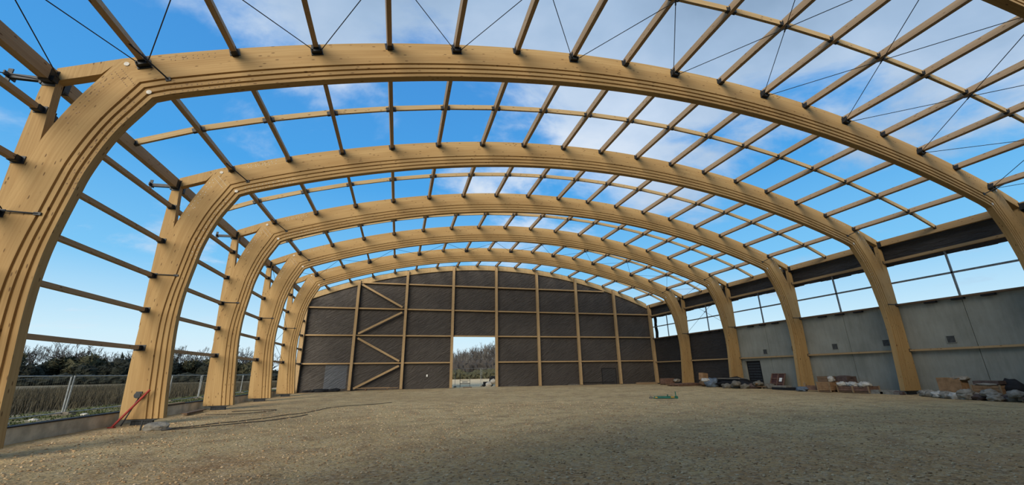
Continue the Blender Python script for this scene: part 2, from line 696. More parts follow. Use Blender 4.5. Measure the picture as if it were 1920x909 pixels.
o = grid(list(np.linspace(-23.4, -19.68, 14)), list(np.linspace(-10, 46, 90)), land_h).build('ground_verge', M['verge'])
struct(o, 'patchy green and bare verge between kerb wall and mesh fence', 'verge')
o = grid([-420, -250, -140, -90, -60, -45, -36, -30, -26, -23.4], [-80, -20, 0, 10, 20, 30, 40, 55, 80, 120, 180, 260, 420], lambda x, y: GZ - 0.02).build('ground_field', M['field'])
struct(o, 'wide dry brown field beyond the mesh fence', 'field')
o = grid([-23.4, -10, 0, 10, 25, 60, 140], [46.4, 52, 60, 75, 90, 112, 140], lambda x, y: 0.02).build('ground_yard', M['yard'])
struct(o, 'pale bare yard seen through the gable doorway', 'yard')

# dry stems near the fence and grass on the verge
def blades(name, n, xr, yr, hr, z, m, label, cat, w0=0.012):
    P = np.zeros((n, 3, 3))
    x = rng.uniform(*xr, n)
    y = rng.uniform(*yr, n)
    h = rng.uniform(*hr, n)
    an = rng.uniform(0, 6.28, n)
    lean = rng.normal(0, 0.22, (n, 2)) * h[:, None]
    wd = w0 * rng.uniform(0.6, 1.6, n)
    P[:, 0] = np.stack([x - wd * np.cos(an), y - wd * np.sin(an), np.full(n, z)], -1)
    P[:, 1] = np.stack([x + wd * np.cos(an), y + wd * np.sin(an), np.full(n, z)], -1)
    P[:, 2] = np.stack([x + lean[:, 0], y + lean[:, 1], z + h], -1)
    me = bpy.data.meshes.new(name)
    me.vertices.add(n * 3)
    me.vertices.foreach_set('co', P.astype(np.float32).ravel())
    me.loops.add(n * 3)
    me.loops.foreach_set('vertex_index', np.arange(n * 3, dtype=np.int32))
    me.polygons.add(n)
    me.polygons.foreach_set('loop_start', np.arange(0, n * 3, 3, dtype=np.int32))
    me.update(calc_edges=True)
    me.materials.append(m)
    ob = bpy.data.objects.new(name, me)
    C.objects.link(ob)
    tag(ob, label, cat, kind='stuff')
    return ob


blades('dry_grass', 60000, (-46, -23.2), (6, 75), (0.25, 0.75), GZ - 0.05, M['straw'], 'dry brown grass standing in the field behind the fence', 'grass', 0.02)
blades('verge_grass', 6000, (-23.2, -20.3), (8, 44), (0.03, 0.10), GZ, M['grassgreen'], 'short green grass along the fence foot', 'grass', 0.02)

# ------------------------------------------------------------------ walls
# left kerb wall with a dark strip on its top
mb = MB().box((-19.55, 18.2, 0.10), (0.26, 56, 0.60))
kw = mb.build('wall_left', M['lowconc'])
struct(kw, 'low concrete kerb wall along the open side', 'wall')
mb = MB().box((-19.54, 18.2, 0.415), (0.30, 56, 0.03))
st = mb.build('trim_1', M['black'])
struct(st, 'dark sealing strip on top of the kerb wall', 'trim')

# right wall: concrete in the near bays, dark membrane in the last two bays
CT = 5.085
mb = MB()
door_y0, door_y1 = 29.15, 30.75
edges = [4.0, 8.3, 14.98, 21.48, 27.98]
for a, b_ in zip(edges[:-1], edges[1:]):
    mb.box((WX + 0.1, (a + b_) / 2, CT / 2 - 0.1), (0.2, b_ - a - 0.025, CT + 0.2))
mb.box((WX + 0.1, (27.98 + door_y0) / 2 + 0.006, CT / 2 - 0.1), (0.2, door_y0 - 27.98 - 0.012, CT + 0.2))
mb.box((WX + 0.1, (door_y0 + door_y1) / 2, (2.17 + CT) / 2), (0.2, door_y1 - door_y0, CT - 2.17))
mb.box((WX + 0.1, (door_y1 + 31.3) / 2, CT / 2 - 0.1), (0.2, 31.3 - door_y1, CT + 0.2))
mb.box((WX + 0.16, 17.65, CT / 2 - 0.1), (0.06, 27.2, CT + 0.1)) if False else None
cw = mb.build('wall_right', M['concrete'])
struct(cw, 'grey cast concrete lower wall with thin vertical joints', 'wall')
mb = MB()
for yy in (8.3, 14.98, 21.48, 27.98):
    mb.box((WX + 0.14, yy, CT / 2 - 0.1), (0.10, 0.03, CT + 0.15))
struct(mb.build('trim_2', M['black']), 'dark vertical joints between the concrete wall panels', 'joint')
# embedded square plates in the concrete
for i, (yy, zz) in enumerate(((16.0, 2.92), (19.25, 2.95), (22.5, 2.92), (25.7, 2.95), (28.4, 2.86))):
    v = thing('wall_recess', 'dark square recess plate set in the concrete, %s from the doorway' % ORD[5 - i], 'plate', (WX, yy, zz), group='square plates in the concrete wall')
    MB().box((-0.012, 0, 0), (0.03, 0.36, 0.36)).build('plate', plain('plate_grey', (0.055, 0.058, 0.058)) if i == 0 else bpy.data.materials['plate_grey'], v)
    f = MB()
    for a in (-1, 1):
        f.box((-0.022, a * 0.19, 0), (0.03, 0.02, 0.40))
        f.box((-0.022, 0, a * 0.19), (0.03, 0.40, 0.02))
    f.build('frame', M['concrete'], v)

# side door in the concrete
d = MB()
d.box((WX + 0.17, (door_y0 + door_y1) / 2, 1.05), (0.04, door_y1 - door_y0, 2.24))
dr = d.build('door_1', M['black'])  # black sheet paints in the shade inside the open doorway
struct(dr, 'dark doorway with slatted shutter in the concrete wall', 'door')
d = MB()
for k in range(9):
    d.box((WX + 0.14, (door_y0 + door_y1) / 2 + 0.05, 0.2 + k * 0.22), (0.03, door_y1 - door_y0 - 0.35, 0.13))
d.build('shutter', plain('shutter_dark', (0.030, 0.036, 0.045)), dr)

# membrane on the lower right wall, and the strip under the eaves
mb = MB().box((WX + 0.06, 37.7, CT / 2), (0.06, 12.75, CT))
struct(mb.build('wall_right_membrane', M['membrane2']), 'dark wind-proof membrane on the lower wall beyond the concrete', 'wall')
mb = MB()
n = 90
for k in range(n):
    y0, y1 = 5 + k * 39.2 / n, 5 + (k + 1) * 39.2 / n
    lo = 7.52 + 0.10 * pnoise(Vector((y0 * 0.5, 0, 0))) + 0.03 * pnoise(Vector((y0 * 2, 3, 0)))
    mb.box((WX + 0.05, (y0 + y1) / 2, (lo + 9.1) / 2), (0.03, y1 - y0 + 0.002, 9.1 - lo))
struct(mb.build('wall_right_upper', M['membrane2']), 'dark membrane band under the eaves above the window openings', 'wall')

# gable wall
XP = [-19.2, -14.5, -9.7, -4.8, 0.0, 4.8, 9.6, 14.5, 19.2]
YG = YA[6]
GB_R0, GB_R1 = 48.62, 49.14


def gz(x, R):
    return ZC + math.sqrt(R * R - x * x)


mb = MB()
yb = YG + 0.27
for a, b_ in zip(XP[:-1], XP[1:]):
    lo = 5.22 if a == -4.8 else -0.2
    m_ = 8
    for k in range(m_):
        x0, x1 = a + (b_ - a) * k / m_, a + (b_ - a) * (k + 1) / m_
        mb.prism([(x0, lo), (x1, lo), (x1, gz(x1, 49.0)), (x0, gz(x0, 49.0))], yb, yb + 0.05)
mb.box((-19.36, yb + 0.025, 4.4), (0.3, 0.05, 9.2))
mb.box((19.4, yb + 0.025, 4.4), (0.35, 0.05, 9.2))
struct(mb.build('wall_back', M['membrane']), 'gable wall closed with dark wrinkled membrane', 'wall')
# near gable, behind the viewer: it keeps the sun off the near floor
mb = MB()
for k in range(48):
    x0, x1 = -19.5 + 39.0 * k / 48, -19.5 + 39.0 * (k + 1) / 48
    mb.prism([(x0, -0.2), (x1, -0.2), (x1, gz(x1, 49.3)), (x0, gz(x0, 49.3))], -1.62, -1.56)
struct(mb.build('wall_front', M['membrane']), 'near gable wall closed with dark membrane', 'wall')
# sheet door outlined in the membrane, and the grey film patch
dd = MB()
dd.box((13.2, yb - 0.02, 0.95), (1.75, 0.04, 1.75))
dd = dd.build('door_2', M['membrane2'])
struct(dd, 'dark sheet door low in the gable membrane', 'door')
f = MB()
for a in (-1, 1):
    f.box((13.2 + a * 0.88, yb - 0.05, 0.93), (0.05, 0.05, 1.80))
f.box((13.2, yb - 0.05, 1.82), (1.8, 0.05, 0.05))
f.box((11.7, yb - 0.06, 0.33), (4.2, 0.04, 0.05))
f.build('frame', M['black'], dd)
pt = MB()
pt.box((-15.85, yb - 0.012, 1.38), (2.0, 0.012, 2.25))
tag(pt.build('film_patch', M['patch']), 'grey translucent film patch at the foot of the gable membrane', 'film')

# gable top beam
mb = MB()
n = 64
for k in range(n):
    x0, x1 = -19.0 + 38.0 * k / n, -19.0 + 38.0 * (k + 1) / n
    mb.prism([(x0, gz(x0, GB_R0)), (x1, gz(x1, GB_R0)), (x1, gz(x1, GB_R1)), (x0, gz(x0, GB_R1))], YG + 0.135, YG + 0.265)
gb = thing('gable_beam', 'long curved timber beam along the top of the dark gable wall', 'beam')
mb.build('beam', M['spacer'], gb)
fl_ = MB()
for k in range(n):
    x0, x1 = -19.0 + 38.0 * k / n, -19.0 + 38.0 * (k + 1) / n
    j0, j1 = (0.06 * pnoise(Vector((x * 0.9, 5, 0))) for x in (x0, x1))
    fl_.prism([(x0, gz(x0, GB_R1 - 0.02)), (x1, gz(x1, GB_R1 - 0.02)), (x1, gz(x1, GB_R1 + 0.07 + j1)), (x0, gz(x0, GB_R1 + 0.07 + j0))], YG + 0.245, YG + 0.26)
fl_.build('membrane_flap', M['membrane'], gb)

# gable posts
gnames = ['at the open-side corner', 'first from the open-side corner, at the braced bay', 'second from the open-side corner, at the braced bay',
          'forming the open-side jamb of the doorway', 'forming the concrete-side jamb of the doorway', 'second from the concrete-side corner past the doorway',
          'third', 'first', 'at the concrete-side corner']
gnames[5] = 'first past the doorway toward the concrete side'
gnames[6] = 'second past the doorway toward the concrete side'
gnames[7] = 'third past the doorway, beside the sheet door'
for i, x in enumerate(XP):
    top = gz(x, GB_R1 - 0.1) if abs(x) < 19 else 9.15
    wd = 0.26 if 0 < i < 8 else 0.34
    p = thing('gable_post', 'timber gable wall post ' + gnames[i], 'post', (x, YG, 0.1), group='gable wall posts')
    base = 0.12 if i else 0.02
    MB().box((0, -0.02, (base + top) / 2 - 0.1), (wd, 0.30, top - base)).build('timber', M['post'], p)
    s = MB()
    s.box((0, 0.0, base - 0.14), (wd * 0.8, 0.22, 0.10))
    s.box((0, 0.0, base - 0.19), (wd * 1.3, 0.34, 0.03))
    s.build('base_shoe', M['steel'], p)
    t_ = MB()
    t_.box((0, -0.02, top - 0.09), (wd * 0.86, 0.31, 0.05))
    t_.build('top_plate', M['steel'], p) if 0 < i < 8 else None

# gable rails
ZR = [2.60, 5.28, 7.98, 10.64]
rail_names = ['lowest', 'second lowest', 'third', 'topmost']
bay_names = ['in the open-side corner bay', 'in the braced bay', 'between braced bay and doorway', 'above the doorway', 'just past the doorway toward the concrete side',
             'in the second bay past the doorway', 'in the bay with the sheet door', 'in the corner bay, concrete side']
for b_ in range(8):
    for j, z in enumerate(ZR):
        if j == 3 and b_ in (0, 7):
            continue
        if b_ == 3 and j == 0:
            continue
        x0, x1 = XP[b_] + 0.135, XP[b_ + 1] - 0.135
        xe0 = x0
        if b_ == 6 and j == 3:
            x1 = 13.3
        if b_ == 0:
            x0 += 0.04
        if b_ == 7:
            x1 -= 0.04
        r = thing('gable_rail', '%s timber rail of the gable wall, %s' % (rail_names[j].capitalize(), bay_names[b_]), 'rail', ((x0 + x1) / 2, YG + 0.12, z), group='gable wall rails')
        MB().box((0, 0, 0), (x1 - x0, 0.22, 0.13)).build('timber', M['post'], r)
        for a in (-1, 1):
            s = MB()
            s.box((a * ((x1 - x0) / 2 - 0.05), 0, -0.07), (0.10, 0.18, 0.012))
            s.box((a * ((x1 - x0) / 2 - 0.006), 0, -0.02), (0.012, 0.18, 0.10))
            s.build('end_bracket', M['steel'], r)
# K bracing
KB = [((-14.30, 10.46), (-9.95, 8.10), 'topmost'), ((-9.95, 7.70), (-14.25, 5.38), 'second'), ((-14.25, 5.05), (-9.92, 2.72), 'third'), ((-9.92, 2.38), (-14.22, 0.22), 'lowest')]
for (a, b_, nm) in KB:
    c = ((a[0] + b_[0]) / 2, YG - 0.075, (a[1] + b_[1]) / 2)
    r = thing('diagonal_brace', nm.capitalize() + ' slanting timber brace in the zigzag of the braced gable bay', 'brace', c, group='gable zigzag braces')
    A, B = Vector((a[0] - c[0], 0, a[1] - c[2])), Vector((b_[0] - c[0], 0, b_[1] - c[2]))
    u = (B - A).normalized()
    MB().bar(A + u * 0.12, B - u * 0.12, 0.16, 0.19, up=(0, 0, 1)).build('timber', M['post'], r)
    MB().bar(A, A + u * 0.2, 0.02, 0.12).build('end_plate', M['steel'], r)
    MB().bar(B - u * 0.2, B, 0.02, 0.12).build('end_plate', M['steel'], r)

# ------------------------------------------------------------------ arches
def loft(mb, I, O, dmax=None, yfront=0.0):
    """stepped timber section swept along paired inner and outer points (x, z)"""
    ring_y = [0, 0, GD, GD, 0, 0, GD, GD, 0, 0, GD, GD, 0, 0]
    ring_y = ring_y + [T - y for y in ring_y[::-1]]
    n = len(ring_y)
    u = 0
    rows, us = [], []
    for j, (i, o) in enumerate(zip(I, O)):
        iv, ov = Vector((i[0], 0, i[1])), Vector((o[0], 0, o[1]))
        L = (ov - iv).length
        d = (ov - iv) / L
        k = L / 1.31 if L > 1.31 else 1.0
        half = [0.0]
        for g0, g1 in GROOVES:
            half += [g0, g0 + 0.012, g1 - 0.012, g1]
        half = [q * k for q in half] + [L]
        ds = half + half[::-1]
        base = len(mb.v)
        for dd_, y in zip(ds, ring_y):
            p = iv + d * dd_
            mb.v.append(Vector((p.x, y + yfront, p.z)))
        if j:
            u += (iv - Vector((I[j - 1][0], 0, I[j - 1][1]))).length
        rows.append((base, ds))
        us.append(u)
    for j in range(len(rows) - 1):
        (b0, d0), (b1, d1) = rows[j], rows[j + 1]
        for q in range(n):
            q2 = (q + 1) % n
            if abs(d0[q] - d0[q2]) > 1e-6:
                va, vb = d0[q], d0[q2]
            else:
                va, vb = 4 + ring_y[q], 4 + ring_y[q2]
            if ring_y[q] > T / 2:
                va, vb = va + 9, vb + 9
            mb.face([b0 + q, b1 + q, b1 + q2, b0 + q2], [(us[j], va), (us[j + 1], va), (us[j + 1], vb), (us[j], vb)])
    b0 = rows[0][0]
    mb.face([b0 + q for q in range(n)], [(mb.v[b0 + q].y, rows[0][1][q]) for q in range(n)])
    b1 = rows[-1][0]
    mb.face([b1 + q for q in range(n)][::-1], [(mb.v[b1 + q].y, rows[-1][1][q]) for q in range(n)][::-1])


RAWI = [(-17.0, 8.79), (-17.25, 8.30), (-17.52, 7.75), (-17.73, 7.15), (-17.92, 6.41), (-18.0, 5.85), (-18.1, 5.09), (-18.17, 4.37), (-18.18, 3.57), (-18.14, 2.8), (-18.07, 2.05), (-17.97, 0.96), (-17.88, 0.2)]
LEGO = [(-17.96, 9.86), (-18.2, 9.305), (-18.46, 8.72), (-18.72, 8.05), (-18.95, 7.30), (-19.06, 6.75), (-19.16, 5.9), (-19.24, 5.0), (-19.26, 3.9), (-19.26, 3.0), (-19.25, 2.1), (-19.21, 0.98), (-19.17, 0.2)]
LEGI = list(RAWI)


def smoothpts(P, n=4):
    out = []
    P = [Vector((p[0], p[1])) for p in P]
    for i in range(len(P) - 1):
        p0, p1, p2, p3 = P[max(i - 1, 0)], P[i], P[i + 1], P[min(i + 2, len(P) - 1)]
        for k in range(n):
            t = k / n
            out.append(0.5 * ((2 * p1) + (p2 - p0) * t + (2 * p0 - 5 * p1 + 4 * p2 - p3) * t * t + (3 * p1 - p0 - 3 * p2 + p3) * t ** 3))
    out.append(P[-1])
    return [(p.x, p.y) for p in out]


LI, LO = smoothpts(LEGI), smoothpts(LEGO)
LI[-1] = (LI[-1][0], 0.2)
LO[-1] = (LO[-1][0], 0.2)
aI = math.asin(abs(LEGI[0][0]) / R_IN)
aO = math.asin(17.96 / R_TOP)
NR = 80
RI = [rpt(R_IN, aI * (2 * k / NR - 1)) for k in range(NR + 1)]
RO = [rpt(R_TOP, aO * (2 * k / NR - 1)) for k in range(NR + 1)]
RI[0], RO[0] = LI[0], LO[0]
RI[-1], RO[-1] = (-LI[0][0], LI[0][1]), (-LO[0][0], LO[0][1])

rafter_mb = MB()
loft(rafter_mb, RI, RO)
rafter_me = rafter_mb.mesh('rafter', M['glulam'])


def mir(P, s):
    return [(x * -s, z) for x, z in P] if s > 0 else list(P)


leg_me, post_me, stub_me, shoe_me, disc_me, plug_me = {}, {}, {}, {}, {}, {}
for s in (-1, 1):
    sx = -s  # multiply left-hand coordinates by sx... left side s=-1 keeps them
    f = 1 if s == -1 else -1
    mb = MB()
    loft(mb, [(x * f, z) for x, z in LI], [(x * f, z) for x, z in LO])
    leg_me[s] = mb.mesh('leg', M['glulam'])
    poly = [(-19.20, 9.27), (-19.34, 9.20), (-19.385, 8.5), (-19.385, 6.85), (-19.345, 5.25), (-19.275, 3.3), (-19.262, 3.6), (-19.22, 5.0), (-19.14, 5.9), (-19.04, 6.75), (-18.93, 7.30), (-19.02, 7.50), (-19.13, 8.9)]
    mb = MB()
    # wedge-shaped post in quads so the shape stays convex per face
    outer = [(-19.275, 3.3), (-19.345, 5.25), (-19.385, 6.85), (-19.385, 8.5), (-19.34, 9.20)]
    inner = [(-19.262, 3.3), (-19.19, 5.25), (-18.99, 7.20), (-19.09, 8.5), (-19.13, 9.26)]
    for k in range(4):
        q = [outer[k], inner[k], inner[k + 1], outer[k + 1]]
        mb.prism([(x * f, z) for x, z in q], 0.004, T - 0.01)
    post_me[s] = mb.mesh('post', M['glulam'])
    top = [(x, 9.86 + (x + 17.96) * 0.462) for x in (-17.96, -18.4, -18.8, -19.2)]
    bot = [(-18.02, 9.70), (-18.26, 9.30), (-18.7, 9.10), (-19.12, 8.92)]
    mb = MB()
    for k in range(3):
        q = [top[k], bot[k], bot[k + 1], top[k + 1]]
        mb.prism([(x * f, z) for x, z in q], 0.003, T - 0.006)
    stub_me[s] = mb.mesh('eave_stub', M['glulam'])
    mb = MB()
    cx = (LO[-1][0] + LI[-1][0]) / 2 * f
    mb.prism([(cx - 0.47, 0.2), (cx - 0.33, 0.135), (cx + 0.33, 0.135), (cx + 0.47, 0.2)], 0.03, T - 0.03)
    for k in range(7):
        mb.box((cx - 0.30 + k * 0.10, T / 2, 0.06), (0.03, T - 0.12, 0.16))
    mb.box((cx, T / 2, -0.03), (0.70, T - 0.02, 0.06))
    mb.box((cx, T / 2, 0.06), (0.55, 0.12, 0.14))
    shoe_me[s] = mb.mesh('base_shoe', M['steel'])
    mb = MB()
    mb.disc((-17.10 * f, 0.002, 8.93), 0.062, -0.02, 16)
    mb.disc((-17.78 * f, 0.002, 9.72), 0.062, -0.02, 16)
    disc_me[s] = mb.mesh('cover_disc', M['plug'])
    # rows of dowel ends about the knee joint
    mb = MB()
    rr = random.Random(5 + s)
    for (R0, y0) in ((R_IN + 0.05, 0.0), (R_IN + 0.215, 0.0), (R_TOP - 0.12, 0.0), (R_TOP - 0.22, 0.0)):
        nn, a0, a1 = (15, aI - 0.006, aI - 0.044) if R0 < 48.6 else (9, aI - 0.012, aI - 0.034)
        for k in range(nn):
            a = -(a0 + (a1 - a0) * k / (nn - 1)) + rr.uniform(-0.0006, 0.0006)
            x, z = rpt(R0 + rr.uniform(-0.022, 0.022), a)
            mb.disc((x * f, y0 + 0.001, z), 0.016, -0.008, 6)
    for j in range(3, 20):
        for fr, y0 in ((0.04, 0.0), (0.165, 0.0), (0.90, 0.0), (0.80, 0.0)):
            if fr > 0.5 and j > 12:
                continue
            fr2 = fr + rr.uniform(-0.018, 0.018)
            i_, o_ = LI[j], LO[j]
            tt = rr.uniform(0, 0.9)
            x = i_[0] + (o_[0] - i_[0]) * fr2 + tt * (LI[j + 1][0] - i_[0])
            z = i_[1] + (o_[1] - i_[1]) * fr2 + tt * (LI[j + 1][1] - i_[1])
            mb.disc((x * f, y0 + 0.001, z), 0.016, -0.008, 6)
    for k in range(9):
        for off in (-0.13, 0.02):
            fr = 0.42 + 0.045 * k
            i_, o_ = LI[0], LO[0]
            x = i_[0] + (o_[0] - i_[0]) * fr - (0.23 if off < 0 else 0.11)
            z = i_[1] + (o_[1] - i_[1]) * fr - (0.20 if off < 0 else 0.09)
            mb.disc((x * f, 0.001, z), 0.014, -0.008, 6)
    plug_me[s] = mb

plugw = {s: plug_me[s].mesh('dowel_ends', M['plug']) for s in (-1, 1)}
plugd = {s: plug_me[s].mesh('dowel_ends', M['nail']) for s in (-1, 1)}
mb = MB()
mb.bar((-19.3, 0.0, 8.95), (-20.12, 0.0, 8.93), 0.10, 0.12)
mb.box((-20.14, 0, 8.93), (0.03, 0.34, 0.12))
mb.box((-20.16, 0, 8.93), (0.10, 0.03, 0.44))
mb.box((-19.42, 0, 8.95), (0.05, 0.24, 0.34))
out_me = mb.mesh('outrigger', M['steel'])

side = {-1: 'open side', 1: 'concrete-wall side'}
for i in range(0, 6):
    nth = 6 - i
    lab = 'great curved glulam timber arch, %s counted from the dark gable wall' % ORD[nth] if i else 'glulam arch overhead, nearest of all, only its rafter edge in view'
    a = thing('glulam_arch', lab, 'arch', (0, YA[i], 0), group='glulam arches')
    inst('rafter', rafter_me, a)
    for s in (-1, 1):
        inst('leg', leg_me[s], a)
        inst('post', post_me[s], a)
        inst('eave_stub', stub_me[s], a)
        inst('base_shoe', shoe_me[s], a)
        inst('cover_discs', disc_me[s], a)
        inst('dowel_ends', (plugd if i == 1 else plugw)[s], a)
    inst('outrigger', out_me, a, (0, 0.10, 0))

# ------------------------------------------------------------------ purlins
PW, PH = 0.14, 0.27
PLEN = BAY - T


def hanger_mesh(heavy, name='hanger'):
    """steel shoe; local origin at the timber end, timber runs to -y from here"""
    mb = MB()
    mb.box((0, -0.01, PH / 2 - 0.01), (PW + 0.13, 0.012, PH * 0.86))
    for s in (-1, 1):
        mb.box((s * (PW / 2 + 0.006), -0.09, 0.09), (0.010, 0.17, 0.20))
    mb.box((0, -0.09, -0.008), (PW + 0.03, 0.18, 0.016))
    if heavy:
        mb.box((0, -0.07, -0.055), (0.30, 0.14, 0.10))
        mb.box((0, -0.015, -0.02), (0.34, 0.02, 0.26))
        for s in (-1, 1):
            mb.box((s * 0.12, -0.13, -0.04), (0.03, 0.12, 0.07))
    return mb.mesh(name, M['steel'])


hang_l, hang_h = hanger_mesh(False), hanger_mesh(True)
timber_me = MB().box((0, 0, PH / 2), (PW, PLEN, PH)).mesh('timber', M['purlin'])
timber5_me = MB().box((0, 0, PH / 2), (PW, PLEN + 0.02, PH)).mesh('timber', M['purlin'])


def pos_word(k):
    if k < 0:
        return '%s up from the open-side eave' % ORD[9 + k]
    if k > 0:
        return '%s up from the concrete-side eave' % ORD[9 - k]
    return 'along the crown of the roof'


BAYN = {5: 'bay at the gable wall', 4: 'second bay from the gable', 3: 'third bay from the gable', 2: 'fourth bay from the gable', 1: 'fifth bay from the gable', 0: 'nearest bay overhead'}
protos = {}
for bay in range(0, 6):
    y0 = YA[bay] + T
    y1 = YA[bay + 1]
    yc = (y0 + y1) / 2
    for k in range(-8, 9):
        ang = k * DA
        x, z = rpt(R_PUR, ang)
        rodbay = bay in (0, 4)
        heavy = rodbay and k % 2 == 0
        foot = abs(k) == 8 and bay < 5
        lab = 'roof purlin in the %s, %s' % (BAYN[bay], pos_word(k))
        key = (heavy, foot * (1 if k > 0 else -1), bay == 5)
        if key in protos:
            dup(protos[key], (x, yc, z), (0, ang, 0), lab)
            continue
        p = thing('roof_purlin', lab, 'purlin', (x, yc, z), (0, ang, 0), 'roof purlins')
        protos[key] = p
        inst('timber', timber5_me if bay == 5 else timber_me, p)
        h1 = inst('hanger', hang_h if heavy else hang_l, p, (0, PLEN / 2, 0))
        h2 = inst('hanger', hang_h if heavy else hang_l, p, (0, -PLEN / 2, 0), (0, 0, PI))
        if foot:
            # stay rod from the purlin down to the arch below the knee
            s = -1 if k < 0 else 1
            x1, z1 = rpt(48.42, s * math.radians(20.25))
            inv = Matrix.Rotation(-ang, 3, 'Y')
            e = inv @ (Vector((x1, 0, z1)) - Vector((x, 0, z)))
            mb = MB()
            mb.tube([(0.02 * -s, PLEN / 2 - 0.75, 0.02), (e.x, PLEN / 2 - 0.03, e.z)], 0.022, 6)
            mb.box((e.x, PLEN / 2 - 0.012, e.z), (0.12, 0.02, 0.12))
            mb.build('stay_rod', M['steel'], p)

# eave purlins: along both sides, on the outer posts
EZ = 8.98
for bay in range(0, 6):
    y0 = YA[bay] + 0.275
    y1 = YA[bay + 1] if bay < 5 else YG - 0.12
    for s in (-1, 1):
        p = thing('eave_purlin', 'thick timber eave purlin on the %s, %s' % (side[s], BAYN[bay]), 'purlin', (s * 19.24, (y0 + y1) / 2, EZ), group='eave purlins')
        L = y1 - y0
        MB().box((0, 0, 0.02), (0.20, L, 0.37)).build('timber', M['purlin'] if s < 0 else M['post'], p)
        for e in (-1, 1):
            mb = MB()
            mb.box((0, e * (L / 2 - 0.01), -0.02), (0.27, 0.02, 0.46))
            mb.box((0, e * (L / 2 - 0.11), -0.175), (0.23, 0.22, 0.016))
            mb.box((-s * 0.106, e * (L / 2 - 0.10), 0.0), (0.012, 0.20, 0.30))
            if bay in (0, 4):
                mb.box((-s * 0.10, e * (L / 2 - 0.08), -0.10), (0.16, 0.16, 0.14))
            mb.build('hanger', M['steel'], p)

# spacers: a line of short timbers halfway along every bay
SPW, SPH = 0.09, 0.20
R_SP = 49.03
for bay in range(0, 6):
    ym = (YA[bay] + T + YA[bay + 1]) / 2 + 0.05
    for c in range(-9, 9):
        a0, a1 = c * DA, (c + 1) * DA
        P0 = Vector((rpt(R_SP, a0)[0], 0, rpt(R_SP, a0)[1]))
        P1 = Vector((rpt(R_SP, a1)[0], 0, rpt(R_SP, a1)[1]))
        off0 = off1 = PW / 2
        if c == -9:
            P0 = Vector((-19.24, 0, 8.98))
            off0 = 0.10
        if c == 8:
            P1 = Vector((19.24, 0, 8.98))
            off1 = 0.10
        u = (P1 - P0).normalized()
        A, B = P0 + u * (off0 + 0.004), P1 - u * (off1 + 0.004)
        mid = (A + B) / 2
        nu = Vector((-u.z, 0, u.x))
        w_ = 'next to the open-side eave' if c == -9 else 'next to the concrete-side eave' if c == 8 else None
        if w_ is None:
            w_ = '%s gap from open-side eave' % ORD[c + 10] if c < 0 else '%s gap from concrete-side eave' % ORD[9 - c]
        lab = 'timber spacer between purlins, %s, %s' % (BAYN[bay], w_)
        kk = 'sp%d' % (0 if -9 < c < 8 else c)
        rot = (0, -math.atan2(u.z, u.x), 0)
        loc = (mid.x, ym, mid.z)
        if kk in protos:
            dup(protos[kk], loc, rot, lab)
            continue
        p = thing('purlin_spacer', lab, 'spacer', loc, rot, 'spacers between purlins')
        protos[kk] = p
        L = (B - A).length
        MB().box((0, 0, SPH / 2 - 0.005), (L, SPW, SPH)).build('timber', M['spacer'], p)
        for e in (-1, 1):
            mb = MB()
            mb.box((e * (L / 2 - 0.006), 0, 0.085), (0.012, 0.17, 0.17))
            mb.box((e * (L / 2 - 0.06), 0, -0.012), (0.12, SPW + 0.03, 0.012))
            mb.box((e * (L / 2 - 0.06), -SPW / 2 - 0.006, 0.06), (0.12, 0.012, 0.14))
            mb.build('end_bracket', M['steel'], p)

# bracing rods in the overhead bay and in the second bay from the gable
def rod(p0, p1, label, group, r=0.013):
    p0, p1 = Vector(p0), Vector(p1)
    c = (p0 + p1) / 2
    t_ = thing('bracing_rod', label, 'rod', c, group=group)
    MB().tube([p0 - c, p1 - c], r, 6).build('rod', M['steel'], t_)
    u = (p1 - p0).normalized()
    MB().tube([u * -0.16, u * 0.16], r * 1.9, 6).build('turnbuckle', M['steel'], t_)


def node_pt(k, y):
    if abs(k) > 8:
        s = -1 if k < 0 else 1
        return (s * 19.08, y, 8.86)
    x, z = rpt(R_PUR - 0.06, k * DA)
    return (x, y, z)


nodes = [-10, -8, -6, -4, -2, 0, 2, 4, 6, 8, 10]
for bay in (0, 4):
    ya, yb_ = YA[bay] + T + 0.14, YA[bay + 1] - 0.14
    for j in range(10):
        k0, k1 = nodes[j], nodes[j + 1]
        cw_ = '%s cross from open-side eave' % ORD[j + 1] if j < 5 else '%s cross from concrete-side eave' % ORD[10 - j]
        for q, (ka, kb) in enumerate(((k0, k1), (k1, k0))):
            s0 = 0.13 if kb > ka else -0.13
            A, B = Vector(node_pt(ka, ya)), Vector(node_pt(kb, yb_))
            A.x += s0
            B.x -= s0
            rod(A, B, 'roof bracing rod, %s, %s, toward %s' % (BAYN[bay], cw_, 'concrete side' if kb > ka else 'open side'), 'roof bracing rods')

# wall bracing rods
for s in (-1, 1):
    for bay in (0, 4):
        if s == 1 and bay == 0:
            continue
        ya, yb_ = YA[bay] + T + 0.1, YA[bay + 1] - 0.1
        zl, zh = (5.25, 8.75) if s == 1 else (5.30, 8.8)
        xx = s * 19.12
        if s == -1 and bay == 4:
            prs = (((xx, ya, 8.8), (xx, yb_, 5.3), 'upper falling'), ((xx, ya, 5.3), (xx, yb_, 8.8), 'upper rising'), ((xx, ya, 5.1), (xx + 0.1, yb_, 2.7), 'lower falling'), ((xx + 0.1, ya, 2.7), (xx, yb_, 5.1), 'lower rising'))
        else:
            prs = (((xx, ya, zh), (xx, yb_, zl), 'falling'), ((xx, ya, zl), (xx, yb_, zh), 'rising'))
        for a, b_, nm in prs:
            rod(a, b_, 'bracing rod in the %s wall, %s, %s gableward' % (side[s], BAYN[bay], nm), 'wall bracing rods')

